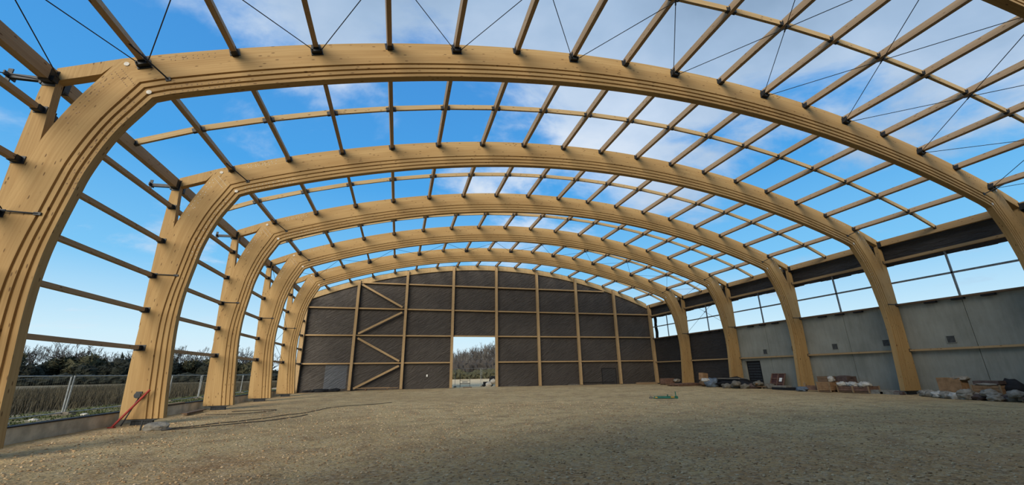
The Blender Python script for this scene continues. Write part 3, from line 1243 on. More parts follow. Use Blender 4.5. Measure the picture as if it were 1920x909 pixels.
# ------------------------------------------------------------------ wall girts
GL = [(2.58, -19.10), (3.93, -19.22), (5.22, -19.27), (6.60, -19.27), (8.02, -19.22)]
gn = ['lowest', 'second lowest', 'middle', 'second highest', 'topmost']
gproto = {}
for bay in range(0, 6):
    for j, (z, x) in enumerate(GL):
        y0 = YA[bay] + (T if j < 4 else 0.275)
        y1 = YA[bay + 1] if bay < 5 else YG - 0.16
        if j == 3:
            y0 = YA[bay] + 0.275
        L = y1 - y0
        lab = '%s timber side rail on the open side, %s' % (gn[j].capitalize(), BAYN[bay])
        key = (j, round(L, 3))
        loc = (x, (y0 + y1) / 2, z)
        if key in gproto:
            dup(gproto[key], loc, (0, 0, 0), lab)
            continue
        p = thing('side_rail', lab, 'rail', loc, group='open-side wall rails')
        gproto[key] = p
        MB().box((0, 0, 0), (0.15, L, 0.13)).build('timber', M['purlin'], p)
        for e in (-1, 1):
            mb = MB()
            mb.box((0.02, e * (L / 2 - 0.008), 0), (0.26 if j else 0.34, 0.016, 0.20))
            mb.box((0, e * (L / 2 - 0.08), -0.072), (0.17, 0.16, 0.014))
            mb.box((0.082, e * (L / 2 - 0.08), 0), (0.012, 0.16, 0.15))
            mb.build('end_bracket', M['steel'], p)
        if j == 2 and bay < 5:
            mb = MB()
            mb.tube([(0.02, L / 2 - 0.55, 0.075), (0.10, L / 2 - 0.06, 0.05), (0.78, L / 2 - 0.025, 0.04)], 0.018, 6)
            mb.box((0.76, L / 2 - 0.02, 0.04), (0.14, 0.03, 0.07))
            mb.build('stay_rod', M['steel'], p)

GR = [(2.43, 19.25, 0.16, 0.11), (5.12, 19.25, 0.18, 0.10), (7.80, 19.25, 0.16, 0.15)]
gr = ['lower', 'window-sill', 'window-head']
for bay in range(0, 6):
    for j, (z, x, gw, gh) in enumerate(GR):
        y0 = YA[bay] + (T if j < 2 else 0.275)
        y1 = YA[bay + 1] if bay < 5 else YG - 0.16
        L = y1 - y0
        p = thing('wall_rail', '%s timber rail on the concrete-wall side, %s' % (gr[j].capitalize(), BAYN[bay]), 'rail', (x, (y0 + y1) / 2, z), group='concrete-side wall rails')
        MB().box((0, 0, 0), (gw, L, gh)).build('timber', M['post'] if j != 1 else M['oldwood'], p)
        for e in (-1, 1):
            mb = MB()
            mb.box((-0.01, e * (L / 2 - 0.008), 0), (0.22, 0.016, 0.18))
            mb.box((0, e * (L / 2 - 0.08), -gh / 2 - 0.006), (gw, 0.16, 0.012))
            mb.build('end_bracket', M['steel'], p)
        if j == 1:
            for e in (-0.2, 0.2, 0.0):
                MB().box((0.02, e * L + 0.2, -0.10), (0.18, 0.55, 0.10)).build('packer', M['black'], p)
            if bay < 5:
                mb = MB()
                mb.tube([(-0.02, L / 2 - 0.55, 0.0), (-0.10, L / 2 - 0.06, 0.03), (-0.78, L / 2 - 0.025, 0.03)], 0.018, 6)
                mb.build('stay_rod', M['steel'], p)

# window bars between sill and head rail
for bay in range(1, 6):
    y0, y1 = YA[bay] + 0.3, (YA[bay + 1] if bay < 5 else YG)
    ym = (YA[bay] + YA[bay + 1]) / 2 + 0.25
    mb = MB()
    mb.box((WX - 0.02, (y0 + y1) / 2, 6.48), (0.07, y1 - y0, 0.10))
    o = mb.build('window_%d' % bay, M['alu'])
    struct(o, 'open window band with grey bars, %s' % BAYN[bay], 'window')
    MB().box((WX - 0.02, ym, (5.17 + 7.75) / 2), (0.07, 0.09, 2.58)).build('mullion', M['alu'], o)

# loose black membrane hanging at two window openings
for (yy, x, z, h, lab) in ((43.1, WX - 0.01, 7.6, 2.4, 'torn black membrane hanging down at the gable corner window'), (37.2, 19.33, 7.6, 0.9, 'short black membrane scrap hanging at the first arch window')):
    mb = MB()
    prev = None
    nn = 14
    for k in range(nn):
        z0, z1 = z - h * k / nn, z - h * (k + 1) / nn
        w0 = 0.55 + 0.18 * pnoise(Vector((k * 0.5, yy, 0)))
        w1 = 0.55 + 0.18 * pnoise(Vector(((k + 1) * 0.5, yy, 0)))
        if h < 1:
            w0, w1 = w0 * 0.35, w1 * 0.35
        off = 0.08 * math.sin(k * 0.8)
        mb.box((x + 0.02 + off * 0.3, yy + 0.45 - (w0 + w1) / 4, (z0 + z1) / 2), (0.02, (w0 + w1) / 2, z0 - z1 + 0.004))
    tag(mb.build('membrane_scrap', M['black']), lab, 'membrane')

# ------------------------------------------------------------------ fence outside
FX = -21.5
fy = 15.0 + 0.9
panel_mb, frame_mb = MB(), MB()
PWID, PB, PT = 3.55, 0.10, 1.36
fr = MB()
fr.tube([(0, 0, 0.0), (0, 0, PT)], 0.026, 8)
fr.tube([(0, PWID - 0.12, 0.0), (0, PWID - 0.12, PT)], 0.026, 8)
fr.tube([(0, 0, PT - 0.02), (0, PWID - 0.12, PT - 0.02)], 0.02, 8)
fr.tube([(0, 0, PB), (0, PWID - 0.12, PB)], 0.02, 8)
fr_me = fr.mesh('frame', M['galv'])
wr = MB()
for k in range(1, 34):
    y = k * (PWID - 0.12) / 34
    wr.tube([(0, y, PB), (0, y, PT - 0.02)], 0.0012, 3, caps=False)
for k in range(1, 7):
    z = PB + k * (PT - PB) / 7
    wr.tube([(0, 0, z), (0, PWID - 0.12, z)], 0.0012, 3, caps=False)
wr_me = wr.mesh('wire_mesh', M['wire'])
ft = MB()
ft.box((0, -0.06, 0.03), (0.62, 0.24, 0.10))
ft.box((0, -0.06, 0.10), (0.40, 0.16, 0.06))
ft_me = ft.mesh('foot_block', M['rubble'])
fproto = None
for q in range(-2, 8):
    y = 15.75 + q * PWID
    loc = (FX, y, GZ - 0.02)
    lab = 'wire mesh fence panel outside the open side, %s from the viewer' % (ORD[q + 3] if q + 3 < 10 else 'farthest')
    tilt = 0.02 * ((q * 7) % 3 - 1)
    if fproto is None:
        fproto = thing('mesh_fence', lab, 'fence', loc, (0, tilt, 0), 'mesh fence panels')
        inst('frame', fr_me, fproto)
        inst('wire_mesh', wr_me, fproto)
        inst('foot_block', ft_me, fproto)
    else:
        dup(fproto, loc, (0, tilt, 0), lab)
sp_ = thing('fence_prop', 'slanting steel prop leaning on the mesh fence behind the second gap', 'prop', (FX + 0.1, 25.2, GZ))
MB().tube([(0.0, 0, 0), (0.05, 0.55, 1.36)], 0.026, 8).build('tube', M['galv'], sp_)
MB().box((0, 0, 0.02), (0.14, 0.14, 0.04)).build('foot', M['galv'], sp_)

# pale stones on the verge
for q, (x, y) in enumerate(((-20.6, 15.6), (-20.8, 16.9), (-20.5, 18.6))):
    tag(MB().blob((0, 0, 0), (0.12, 0.10, 0.06), 0.3, 1.8, 2, q).build('verge_stone', M['white'], loc=(x, y, GZ + 0.03)), 'pale stone on the verge below the fence, %s from the viewer' % ORD[q + 1], 'stone', 'stones on the verge')

# ------------------------------------------------------------------ trees
def bare_tree(h, seed, spread=0.5, m='bark', lev=5, trunk=0.28):
    rr = random.Random(seed)
    mb_t, mb_b = MB(), MB()

    def grow(p, d, L, r, lv):
        pts, rs = [p], [r]
        q = p.copy()
        n = 3
        for k in range(n):
            d = (d + Vector((rr.uniform(-1, 1), rr.uniform(-1, 1), rr.uniform(-0.3, 0.6))) * 0.17).normalized()
            q = q + d * (L / n)
            pts.append(q.copy())
            rs.append(r * (1 - 0.42 * (k + 1) / n))
        (mb_t if lv == 0 else mb_b).tube(pts, rs, 5 if lv < 2 else 3, caps=False)
        if lv >= lev:
            return
        nb = 3 if lv < 2 else rr.choice((2, 3, 3))
        if lv == 0:
            nb = 5
        for k in range(nb):
            an = rr.uniform(0, 2 * PI)
            sp = spread * rr.uniform(0.7, 1.4)
            a = d.cross(Vector((0.3, 1, 0.2))).normalized()
            b_ = d.cross(a)
            nd = (d * math.cos(sp) + (a * math.cos(an) + b_ * math.sin(an)) * math.sin(sp)).normalized()
            st_ = pts[-1] if k < 2 else pts[rr.choice((1, 2, 2))]
            if lv == 0:
                st_ = p.lerp(pts[-1], rr.uniform(0.45, 1.0))
            grow(st_.copy(), nd, L * rr.uniform(0.58, 0.78), max(r * 0.5, 0.032), lv + 1)
    grow(Vector((0, 0, -0.2)), Vector((0, 0, 1)), h * 0.36, trunk, 0)
    return mb_t.mesh('trunk', M[m]), mb_b.mesh('branches', M[m])


def leafy(h, wd, seed, m='needles', n=2600):
    rr = np.random.default_rng(seed)
    cl = [(rr.uniform(-0.5, 0.5) * wd, rr.uniform(-0.5, 0.5) * wd, h * (0.35 + 0.4 * rr.random()), rr.uniform(0.24, 0.42) * wd) for _ in range(9)]
    mb = MB()
    for k in range(n):
        c = cl[k % 9]
        v = rr.normal(0, 1, 3)
        v /= np.linalg.norm(v)
        rad = c[3] * (0.55 + 0.45 * rr.random())
        p = Vector((c[0] + v[0] * rad, c[1] + v[1] * rad, max(0.1, c[2] + v[2] * rad * 0.9)))
        s = 0.24 * rr.uniform(0.6, 1.5)
        o = len(mb.v)
        for _ in range(3):
            mb.v.append(p + Vector(rr.normal(0, 1, 3)) * s)
        mb.face([o, o + 1, o + 2], [(0, 0)] * 3)
    for k, c in enumerate(cl):
        mb.blob((c[0], c[1], c[2]), (c[3] * 0.8, c[3] * 0.8, c[3] * 0.75), 0.35, 2.5, 2, seed + k)
    cm = mb.mesh('crown', M[m])
    tm = MB().tube([(0, 0, -0.2), (0.05, 0.03, h * 0.3), (0, 0, h * 0.6)], [0.22, 0.16, 0.1], 6).mesh('trunk', M['bark'])
    return tm, cm


bt = [bare_tree(9.0, 3, 0.55), bare_tree(9.0, 8, 0.48), bare_tree(9.0, 21, 0.6), bare_tree(9.0, 34, 0.42)]
lt = [leafy(5.0, 5.2, 1), leafy(4.6, 6.2, 2), leafy(5.6, 4.6, 5, 'needles2')]


def tree(pair, nm, loc, rz, sc, label, group, cat='tree', names=('trunk', 'branches')):
    t_ = thing(nm, label, cat, loc, (0, 0, rz), group)
    t_.scale = (sc, sc, sc)
    inst(names[0], pair[0], t_)
    inst(names[1], pair[1], t_)
    return t_


def polar(az, d):
    a = math.radians(az)
    return (CAM.x + d * math.sin(a), d * math.cos(a))


# treeline beyond the field
k = 0
rr = random.Random(4)
az = -39.0
while az < -12.0:
    x, y = polar(az, 165 + rr.uniform(-6, 10))
    gap = az > -16.5
    tree(bt[k % 4], 'bare_tree', (x, y, GZ - 0.1), rr.uniform(0, 6), rr.uniform(1.0, 1.35) * (0.85 if gap else 1.0), 'bare leafless tree in the row beyond the dry field', 'bare trees beyond the field')
    k += 1
    az += rr.uniform(0.5, 0.8) if not gap else 1.5
az = -39.0
k = 0
while az < -12.0:
    x, y = polar(az, 150 + rr.uniform(-4, 6))
    low = az > -17
    tree(lt[k % 3], 'evergreen_tree', (x, y, GZ - 0.1), rr.uniform(0, 6), rr.uniform(0.95, 1.35) * (0.62 if low else 1.0), 'dark bushy evergreen in front of the bare trees beyond the field', 'evergreens beyond the field', names=('trunk', 'crown'))
    k += 1
    az += rr.uniform(1.25, 1.75)


def hedge(name, pts, h, wd, m, label, seed):
    mb = MB()
    for i, (a, b_) in enumerate(zip(pts[:-1], pts[1:])):
        A, B = Vector(a), Vector(b_)
        L = (B - A).length
        n = max(2, int(L / (wd * 0.55)))
        for k in range(n):
            p = A.lerp(B, (k + 0.5) / n)
            hh = h * (0.85 + 0.3 * pnoise(Vector((p.x * 0.3, p.y * 0.3, seed))))
            mb.blob((p.x, p.y, p.z + hh * 0.42), (wd * 0.8, wd * 0.8, hh * 0.6), 0.45, 2.2, 3, seed + k, flat=-hh * 0.42)
    o = mb.build(name, M[m])
    tag(o, label, 'hedge', kind='stuff')


hp = [(*polar(a, 138), GZ - 0.1) for a in range(-42, -9, 3)]
hedge('hedge', hp, 2.2, 2.2, 'needles', 'low dark hedge along the far edge of the dry field', 3)
# two small houses between the trees
for q, (a_, d_, s_) in enumerate(((-31.9, 157, 0.8), (-28.6, 158, 1.0))):
    x, y = polar(a_, d_)
    hs = thing('house', ('small pale house half hidden by the trees beyond the field' if q == 0 else 'longer pale house among the trees beyond the field'), 'house', (x, y, GZ), (0, 0, math.radians(-a_)), 'houses beyond the field')
    MB().box((0, 0, 1.2), (6 * s_, 5, 2.4)).build('wall', M['wall_house'], hs)
    MB().prism([(-3.2 * s_, 2.4), (3.2 * s_, 2.4), (2.2 * s_, 3.3), (-2.2 * s_, 3.3)], -2.8, 2.8).build('roof', M['roof_house'], hs)

# wooded hill through the doorway
def hill_h(x, y):
    t_ = max(0, min(1, (y - 118) / 90))
    k_ = max(0, min(1, (x - 4) / 36))
    return 0.0 + 8.6 * t_ * t_ * (3 - 2 * t_) * (0.12 + 0.88 * k_)


o = grid(list(np.linspace(-60, 120, 40)), list(np.linspace(112, 240, 30)), hill_h).build('hill', M['hill'], smooth=True)
struct(o, 'brown wooded hillside beyond the yard', 'hill')
ht = [bare_tree(8.0, 51, 0.30, 'bark', 4, 0.22), bare_tree(8.0, 62, 0.28, 'barkpale', 4, 0.2), bare_tree(8.0, 77, 0.34, 'bark', 4, 0.2)]
rr = random.Random(9)
n = 0
for row in range(12):
    y = 121 + row * 7.2
    for q in range(17):
        u = (838 + (q + rr.uniform(0, 1)) * 100 / 17 - 960) / 762.29
        dv = F_ + R_ * u
        yy = y + rr.uniform(-3.5, 3.5)
        x = CAM.x + dv.x * yy / dv.y
        tree(ht[rr.randrange(3)], 'hill_tree', (x, yy, hill_h(x, yy) - 0.2), rr.uniform(0, 6), rr.uniform(0.85, 1.15) * (0.66 + 0.50 * row / 11), 'bare slender tree in the wood on the hillside beyond the doorway', 'bare trees on the hillside')
        n += 1
hp = [(x, 112 + 0.02 * x, 0) for x in range(-22, 34, 4)]
hedge('hedge', hp, 2.4, 2.0, 'needles2', 'olive hedge at the far edge of the yard beyond the doorway', 7)
hp = [(x, 119 + 0.02 * x, 0.2) for x in range(-22, 34, 4)]
hedge('thicket', hp, 4.6, 2.6, 'bark', 'dark thicket at the foot of the hillside wood', 12)

# barriers and mesh panels outside the doorway
def at_door(px, Y):
    u = (px - 960) / 762.29
    dv = F_ + R_ * u + U_ * ((454.5 - 720) / 762.29)
    return CAM.x + dv.x * Y / dv.y


b0, b1 = at_door(862.5, 46.8), at_door(881, 46.8)
bar_ = thing('crowd_barrier', 'low grey tube barrier standing just outside the doorway', 'barrier', (b0, 46.8, 0.05))
mb = MB()
L = b1 - b0
for x in (0, L):
    mb.tube([(x, 0, 0), (x, 0, 1.15)], 0.024, 6)
for z in (0.72, 0.42, 0.36):
    mb.tube([(0, 0, z), (L, 0, z)], 0.02, 6)
mb.build('frame', M['steel'], bar_)
MB().box((L / 2, 0, 0.56), (L * 0.55, 0.02, 0.10)).build('plate', M['galv'], bar_)
mb = MB()
for x in (0, L):
    mb.box((x, 0, 0.02), (0.05, 0.5, 0.03))
mb.build('foot', M['steel'], bar_)
xa, xb, xc = at_door(853, 48), at_door(902, 48), at_door(931, 48)
for nm, (p, q) in (('open-side', (xa, xb - 0.08)), ('concrete-side', (xb + 0.08, xc))):
    fp = thing('mesh_fence', 'tall wire mesh panel outside the doorway, %s one' % nm, 'fence', (p, 48.0, 0.03), group='mesh panels outside the doorway')
    L = q - p
    mb = MB()
    for x in (0, L):
        mb.tube([(x, 0, 0), (x, 0, 2.05)], 0.024, 6)
    for z in (0.15, 2.0):
        mb.tube([(0, 0, z), (L, 0, z)], 0.018, 6)
    mb.build('frame', M['galv'], fp)
    mb = MB()
    for k in range(1, 22):
        mb.tube([(k * L / 22, 0, 0.15), (k * L / 22, 0, 2.0)], 0.002, 3, caps=False)
    mb.build('wire_mesh', M['galv'], fp)
    MB().box((0, 0, 0.05), (0.25, 0.6, 0.12)).build('foot_block', M['rubble'], fp)
xx = at_door(914, 47.2)
tag(MB().box((0, 0, 0.2), (1.1, 0.7, 0.14)).box((-0.4, 0, 0.08), (0.12, 0.7, 0.14)).box((0.4, 0, 0.08), (0.12, 0.7, 0.14)).box((0, 0, 0.42), (0.9, 0.5, 0.28)).build('pallet_load', M['black'], loc=(xx, 47.2, 0.02)), 'dark loaded pallet outside the doorway', 'pallet')
for q, (px, z, lab) in enumerate(((917, 0.2, 'white sack leaning before the dark pallet outside the doorway'), (925, 0.5, 'white sack on top of the heap beside the doorway jamb'))):
    tag(MB().blob((0, 0, 0), (0.36, 0.25, 0.28), 0.3, 1.7, 3, q).build('sack', M['white'], smooth=True, loc=(at_door(px, 46.7), 46.7, z + 0.1)), lab, 'sack', 'white sacks outside the doorway')
tag(MB().blob((0, 0, 0), (0.45, 0.3, 0.42), 0.35, 1.6, 3, 8).build('sack', M['black'], smooth=True, loc=(at_door(925, 47.3), 47.3, 0.75)), 'black sack heaped at the concrete-side jamb outside the doorway', 'sack')

# ------------------------------------------------------------------ things on the floor
def gh(x, y):
    return ground_h(x, y)


# red prop leaning at the fourth arch from the gable
t_ = thing('steel_prop', 'red steel prop leaning on the open-side arch leg', 'prop', (-18.98, 17.42, 0.0))
MB().tube([(-0.05, 0, 0.0), (0.58, 0.42, 1.15)], 0.035, 8).build('tube', M['red'], t_)
MB().tube([(0.05, 0.30, 0.02), (0.30, 0.46, 0.92)], 0.022, 8).build('inner_rod', M['steel'], t_)
mb = MB()
mb.disc((0.27, 0.42, 0.98), 0.10, -0.06, 12)
mb.box((0.30, 0.40, 1.06), (0.18, 0.06, 0.08))
mb.build('clamp', M['steel'], t_)
MB().box((-0.04, 0, 0.02), (0.16, 0.16, 0.03)).build('foot', M['red'], t_)
# grey covered stone
tag(MB().blob((0, 0, 0), (0.36, 0.22, 0.16), 0.35, 1.6, 3, 2, flat=-0.1).build('stone', M['stone'], loc=(-17.25, 16.3, 0.06)), 'grey rough stone on the gravel before the open-side arch leg', 'stone')
tag(MB().box((0, 0, 0), (0.035, 0.035, 0.32)).build('survey_peg', M['steel'], loc=(-17.66, 16.25, 0.12)), 'short dark peg beside the grey stone', 'peg')
# cables
def cable(pts, label, r=0.016):
    P = smoothpts(pts, 8)
    mb = MB()
    mb.tube([(x, y, gh(x, y) + r * 0.7) for x, y in P], r, 5)
    tag(mb.build('cable', M['cable']), label, 'cable', 'cables on the gravel')


cable([(-17.0, 16.3), (-15.5, 18.0), (-14.0, 20.5), (-13.3, 22.7), (-12.2, 24.0), (-10.3, 25.4)], 'longer dark cable running over the gravel from the grey stone toward the gable')
cable([(-17.0, 16.0), (-15.9, 16.6), (-14.6, 17.6), (-13.9, 18.9), (-13.6, 19.9)], 'shorter dark cable curving over the gravel beside the grey stone')
cable([(-18.0, 21.8), (-17.0, 21.6), (-16.0, 22.1), (-15.5, 22.9), (-16.2, 23.2), (-17.3, 22.7)], 'loop of thin dark cable on the gravel by the third arch leg')
# planks at the left
for q, (a, b_, z, lab) in enumerate((((-18.6, 21.3), (-18.75, 23.6), 0.10, 'dark plank on the gravel beside the open-side kerb wall'), ((-19.5, 20.0), (-19.52, 23.2), 0.455, 'pale board lying on top of the kerb wall'))):
    c = Vector(((a[0] + b_[0]) / 2, (a[1] + b_[1]) / 2, z))
    mb = MB().bar((a[0] - c.x, a[1] - c.y, 0), (b_[0] - c.x, b_[1] - c.y, 0), 0.2, 0.045)
    mb.bar((a[0] - c.x + 0.05, a[1] - c.y, -0.045), (b_[0] - c.x + 0.03, b_[1] - c.y - 0.3, -0.045), 0.12, 0.04) if q == 0 else None
    tag(mb.build('plank', M['oldwood'] if q == 0 else M['board'], loc=c), lab, 'plank')

# trestle-like green frame in the middle of the floor
t_ = thing('laser_stand', 'green metal frame with yellow straps lying on the gravel floor', 'frame', (4.45, 21.3, gh(4.45, 21.3)), (0, 0, math.radians(-28)))
mb = MB()
mb.tube([(-0.62, 0, 0.04), (0.68, 0, 0.05)], 0.03, 8)
mb.tube([(-0.55, 0.22, 0.10), (0.66, 0.18, 0.11)], 0.028, 8)
mb.box((0.0, 0.10, 0.06), (0.7, 0.16, 0.05))
mb.build('bars', M['green'], t_)
mb = MB()
mb.tube([(0.62, 0.1, 0.02), (0.60, 0.1, 0.38)], 0.024, 8)
mb.box((0.65, 0.1, 0.07), (0.10, 0.34, 0.12))
mb.build('upright', M['green'], t_)
MB().tube([(0.18, 0.15, 0.08), (0.18, 0.15, 0.22)], 0.03, 8).build('knob', M['green'], t_)
mb = MB()
mb.box((0.42, 0.1, 0.09), (0.18, 0.30, 0.07))
mb.box((-0.45, 0.1, 0.07), (0.12, 0.28, 0.05))
mb.build('strap', M['yellow'], t_)
tag(MB().blob((0, 0, 0), (0.12, 0.09, 0.08), 0.3, 2, 2, 4).tube([(-0.02, 0, 0.05), (-0.05, 0, 0.17)], 0.012, 5).build('coil', M['rubble'], loc=(3.78, 21.62, gh(3.78, 21.62) + 0.05)), 'small grey coil lying at the end of the green frame', 'coil')

# at the gable wall: black sheeting and a stack of boards
for q, (x, w_, h_) in enumerate(((-17.9, 0.55, 0.10), (-16.9, 0.8, 0.20), (-15.7, 0.5, 0.16))):
    tag(MB().blob((0, 0, 0), (w_, 0.35, h_), 0.5, 2.2, 3, q + 3, flat=-0.08).build('sheeting', M['black'], smooth=True, loc=(x, 43.3, 0.16)), 'black crumpled sheeting at the gable foot, %s from the open-side corner' % ORD[q + 1], 'sheeting', 'black sheeting at the gable foot')
pl = thing('board_stack', 'stack of raw boards on bearers under the zigzag braces', 'boards', (-11.9, 43.0, 0.08))
mb = MB()
for k in range(4):
    mb.box((0.05 * k, -0.24 + k * 0.15, 0.22), (3.6, 0.13, 0.045), Matrix.Rotation(0.02 * (k - 1), 3, 'Z'))
mb.box((-0.15, 0, 0.27), (2.6, 0.15, 0.045))
mb.build('boards', M['board'], pl)
for x in (-1.0, 0.95):
    MB().box((x, 0, 0.09), (0.12, 0.8, 0.18)).build('bearer', M['oldwood'], pl)
tag(MB().box((0, 0, 0), (0.14, 0.05, 0.22)).build('tag', M['label'], loc=(-7.2, 44.2, 1.35)), 'small white tag on the membrane beside the doorway', 'tag')
# low offcuts along the gable foot
for q, (x, l) in enumerate(((-3.2, 0.9), (1.6, 1.0), (8.4, 1.4))):
    tag(MB().box((0, 0, 0), (l, 0.14, 0.08), Matrix.Rotation(0.1 * q - 0.1, 3, 'Z')).build('offcut', M['rubble'] if q else M['oldwood'], loc=(x, 43.2 - (0 if q else 0), 0.17)), ('offcut on the gravel in the doorway threshold', 'grey offcut at the gable foot just past the doorway', 'longer grey offcut at the gable foot in the second bay past the doorway')[q], 'offcut')


def pallet_me(L, W, mname='oldwood'):
    mb = MB()
    for k in range(3):
        mb.box((0, (k - 1) * (W / 2 - 0.05), 0.05), (L, 0.10, 0.10))
    for k in range(7):
        mb.box((-L / 2 + 0.06 + k * (L - 0.12) / 6, 0, 0.115), (0.10, W, 0.025))
    return mb


def crate(name, label, cat, x, y, rz, s, m, group=None, lid=None, slats=True):
    """boarded box with corner posts"""
    t_ = thing(name, label, cat, (x, y, gh(x, y) + 0.02), (0, 0, rz), group)
    L, W, H = s
    mb = MB()
    nb = max(2, int(H / 0.14))
    for k in range(nb):
        z = 0.10 + (k + 0.5) * (H - 0.10) / nb
        hh = (H - 0.10) / nb - 0.012
        for e in (-1, 1):
            mb.box((0, e * W / 2, z), (L, 0.025, hh))
            mb.box((e * L / 2, 0, z), (0.025, W, hh))
    mb.box((0, 0, 0.12), (L - 0.03, W - 0.03, 0.02))
    mb.build('boards', m, t_)
    for ex in (-1, 1):
        for ey in (-1, 1):
            MB().box((ex * (L / 2 + 0.02), ey * (W / 2 + 0.02), H / 2 + 0.01), (0.06, 0.06, H + 0.02)).build('corner_post', M['board'], t_)
    mb = MB()
    for k in (-1, 0, 1):
        mb.box((k * (L / 2 - 0.08), 0, 0.045), (0.10, W, 0.09))
    mb.build('skids', M['oldwood'], t_)
    if lid:
        MB().box((0, 0, H + 0.012), (L + 0.04, W + 0.04, 0.025)).build('lid', lid, t_)
    return t_


def sack(x, y, z, s, m, label, group=None, seed=1, rz=0.0, name='sack'):
    o = MB().blob((0, 0, 0), s, 0.5, 2.1, 3, seed, flat=-s[2] * 0.75).build(name, m, smooth=True, loc=(x, y, z + s[2] * 0.75))
    o.rotation_euler = (0, 0, rz)
    return tag(o, label, name, group)


# --- corner post: planks
for q in range(2):
    tag(MB().box((0, 0, 0), (2.6, 0.22, 0.10)).build('plank', M['board'], loc=(17.1 - 0.2 * q, 42.9 - 0.3 * q, 0.12 + 0.08 * (1 - q)),), ('upper thick plank at the concrete-side gable corner' if q == 0 else 'lower thick plank in front at the concrete-side gable corner'), 'plank', 'planks at the gable corner')
# --- brick stack
t_ = thing('brick_pallet', 'pallet of brown bricks before the first arch leg on the concrete side', 'bricks', (17.0, 38.9, 0.06), (0, 0, 0.1))
pallet_me(1.2, 0.9).build('pallet', M['oldwood'], t_)
mb = MB()
for k in range(5):
    for j in range(4):
        mb.box((-0.48 + k * 0.24 + 0.0, 0, 0.20 + j * 0.13), (0.225, 0.8, 0.12))
mb.build('bricks', M['brick'], t_)
sack(17.7, 38.3, 0.35, (0.35, 0.25, 0.18), M['film'], 'crumpled pale film lying on the bricks pallet end', seed=3, name='film')
t_ = thing('board_pallet', 'low reddish pallet of boards in front of the first arch leg', 'pallet', (16.6, 35.6, 0.04), (0, 0, 0.25))
pallet_me(3.4, 1.3).build('pallet', M['oldwood'], t_)
mb = MB()
for j in range(2):
    for k in range(6):
        mb.box((0.05 * ((k * 3 + j) % 4), -0.5 + k * 0.2, 0.16 + j * 0.07), (3.2 - 0.5 * j, 0.18, 0.06))
mb.build('boards', M['brick'], t_)
# --- cardboard box leaning
t_ = thing('cardboard_box', 'tall brown cardboard box wrapped in film past the first arch leg', 'box', (17.5, 34.1, 0.05), (0, 0.12, 0.1))
MB().box((0, 0, 0.85), (0.62, 0.5, 0.62)).build('carton', M['cardboard'], t_)
MB().blob((0, 0, 0.28), (0.42, 0.36, 0.30), 0.15, 2, 3, 4).build('wrap', M['oldwood'], t_)
MB().disc((-0.1, -0.37, 0.4), 0.06, -0.02, 10).build('label', M['label'], t_)
# --- tarp heap with long pale sheets
sack(17.8, 30.6, 0.0, (0.9, 2.0, 0.42), M['black'], 'black tarpaulin heap between the first and second arch legs', seed=5, name='tarpaulin')
sack(16.9, 32.3, 0.0, (0.55, 0.5, 0.45), M['blue'], 'blue and white plastic sack at the end of the black tarpaulin', seed=6)
sack(16.6, 32.6, 0.48, (0.35, 0.5, 0.16), M['white'], 'white crumpled sheet on the blue plastic sack', seed=7, name='sheet')
for q in range(2):
    o = MB().bar((0, -1.5, 0), (0, 1.5, 0), 0.22 - 0.06 * q, 0.03).build('pale_board', M['film'], loc=(17.2 + 0.35 * q, 30.9 - 0.3 * q, 0.74 + 0.05 * q))
    tag(o, 'long pale board on the black tarpaulin, %s one' % ('front' if q == 0 else 'rear'), 'board', 'pale boards on the tarpaulin')
# --- rubble sacks around the second arch leg and doorway
for q in range(9):
    x = 16.4 + 0.9 * rr.random() + (0.9 if q > 4 else 0)
    y = 30.1 - q * 0.36
    sack(x, y, 0.0 + (0.22 if q in (3, 6) else 0), (0.38, 0.32, 0.22), M['rubble'], 'grey rubble sack heaped before the dark doorway in the concrete', 'grey rubble sacks before the doorway', 10 + q, rr.uniform(0, 3))
# --- red-brown frame leaning on the concrete
t_ = thing('framed_panel', 'red-brown steel framed panel leaning on the concrete wall', 'panel', (18.62, 27.3, 0.0), (0, 0.45, 0.0))
MB().box((0, 0, 0.62), (0.03, 1.25, 1.15)).build('sheet', M['redbrown'], t_)
mb = MB()
for e in (-1, 0, 1):
    mb.box((-0.03, e * 0.6, 0.62), (0.07, 0.06, 1.25))
for z in (0.03, 0.42, 0.82, 1.22):
    mb.box((-0.03, 0, z), (0.07, 1.25, 0.05))
mb.build('frame', M['brick'], t_)
MB().box((-0.075, -0.32, 0.72), (0.01, 0.24, 0.30)).build('label', M['label'], t_)
for q, (x, y, rz, l) in enumerate(((17.6, 28.2, 0.9, 1.8), (17.9, 27.4, -0.5, 1.5), (17.4, 28.9, 0.3, 1.3))):
    o = MB().box((0, 0, 0), (l, 0.16, 0.05), Matrix.Rotation(0.25 if q == 0 else 0.05, 3, 'Y')).build('plank', M['oldwood'] if q != 0 else M['board'], loc=(x, y, 0.22 - 0.06 * q))
    o.rotation_euler = (0, 0, rz)
    tag(o, ('paler slanting plank', 'dark plank lying', 'short dark plank lying')[q] + ' at the foot of the red-brown panel', 'plank', 'planks by the red-brown panel')
sack(17.6, 28.6, 0.0, (0.5, 0.6, 0.22), M['brownbox'], 'dark brown crumpled heap beside the red-brown panel', seed=31, name='heap')
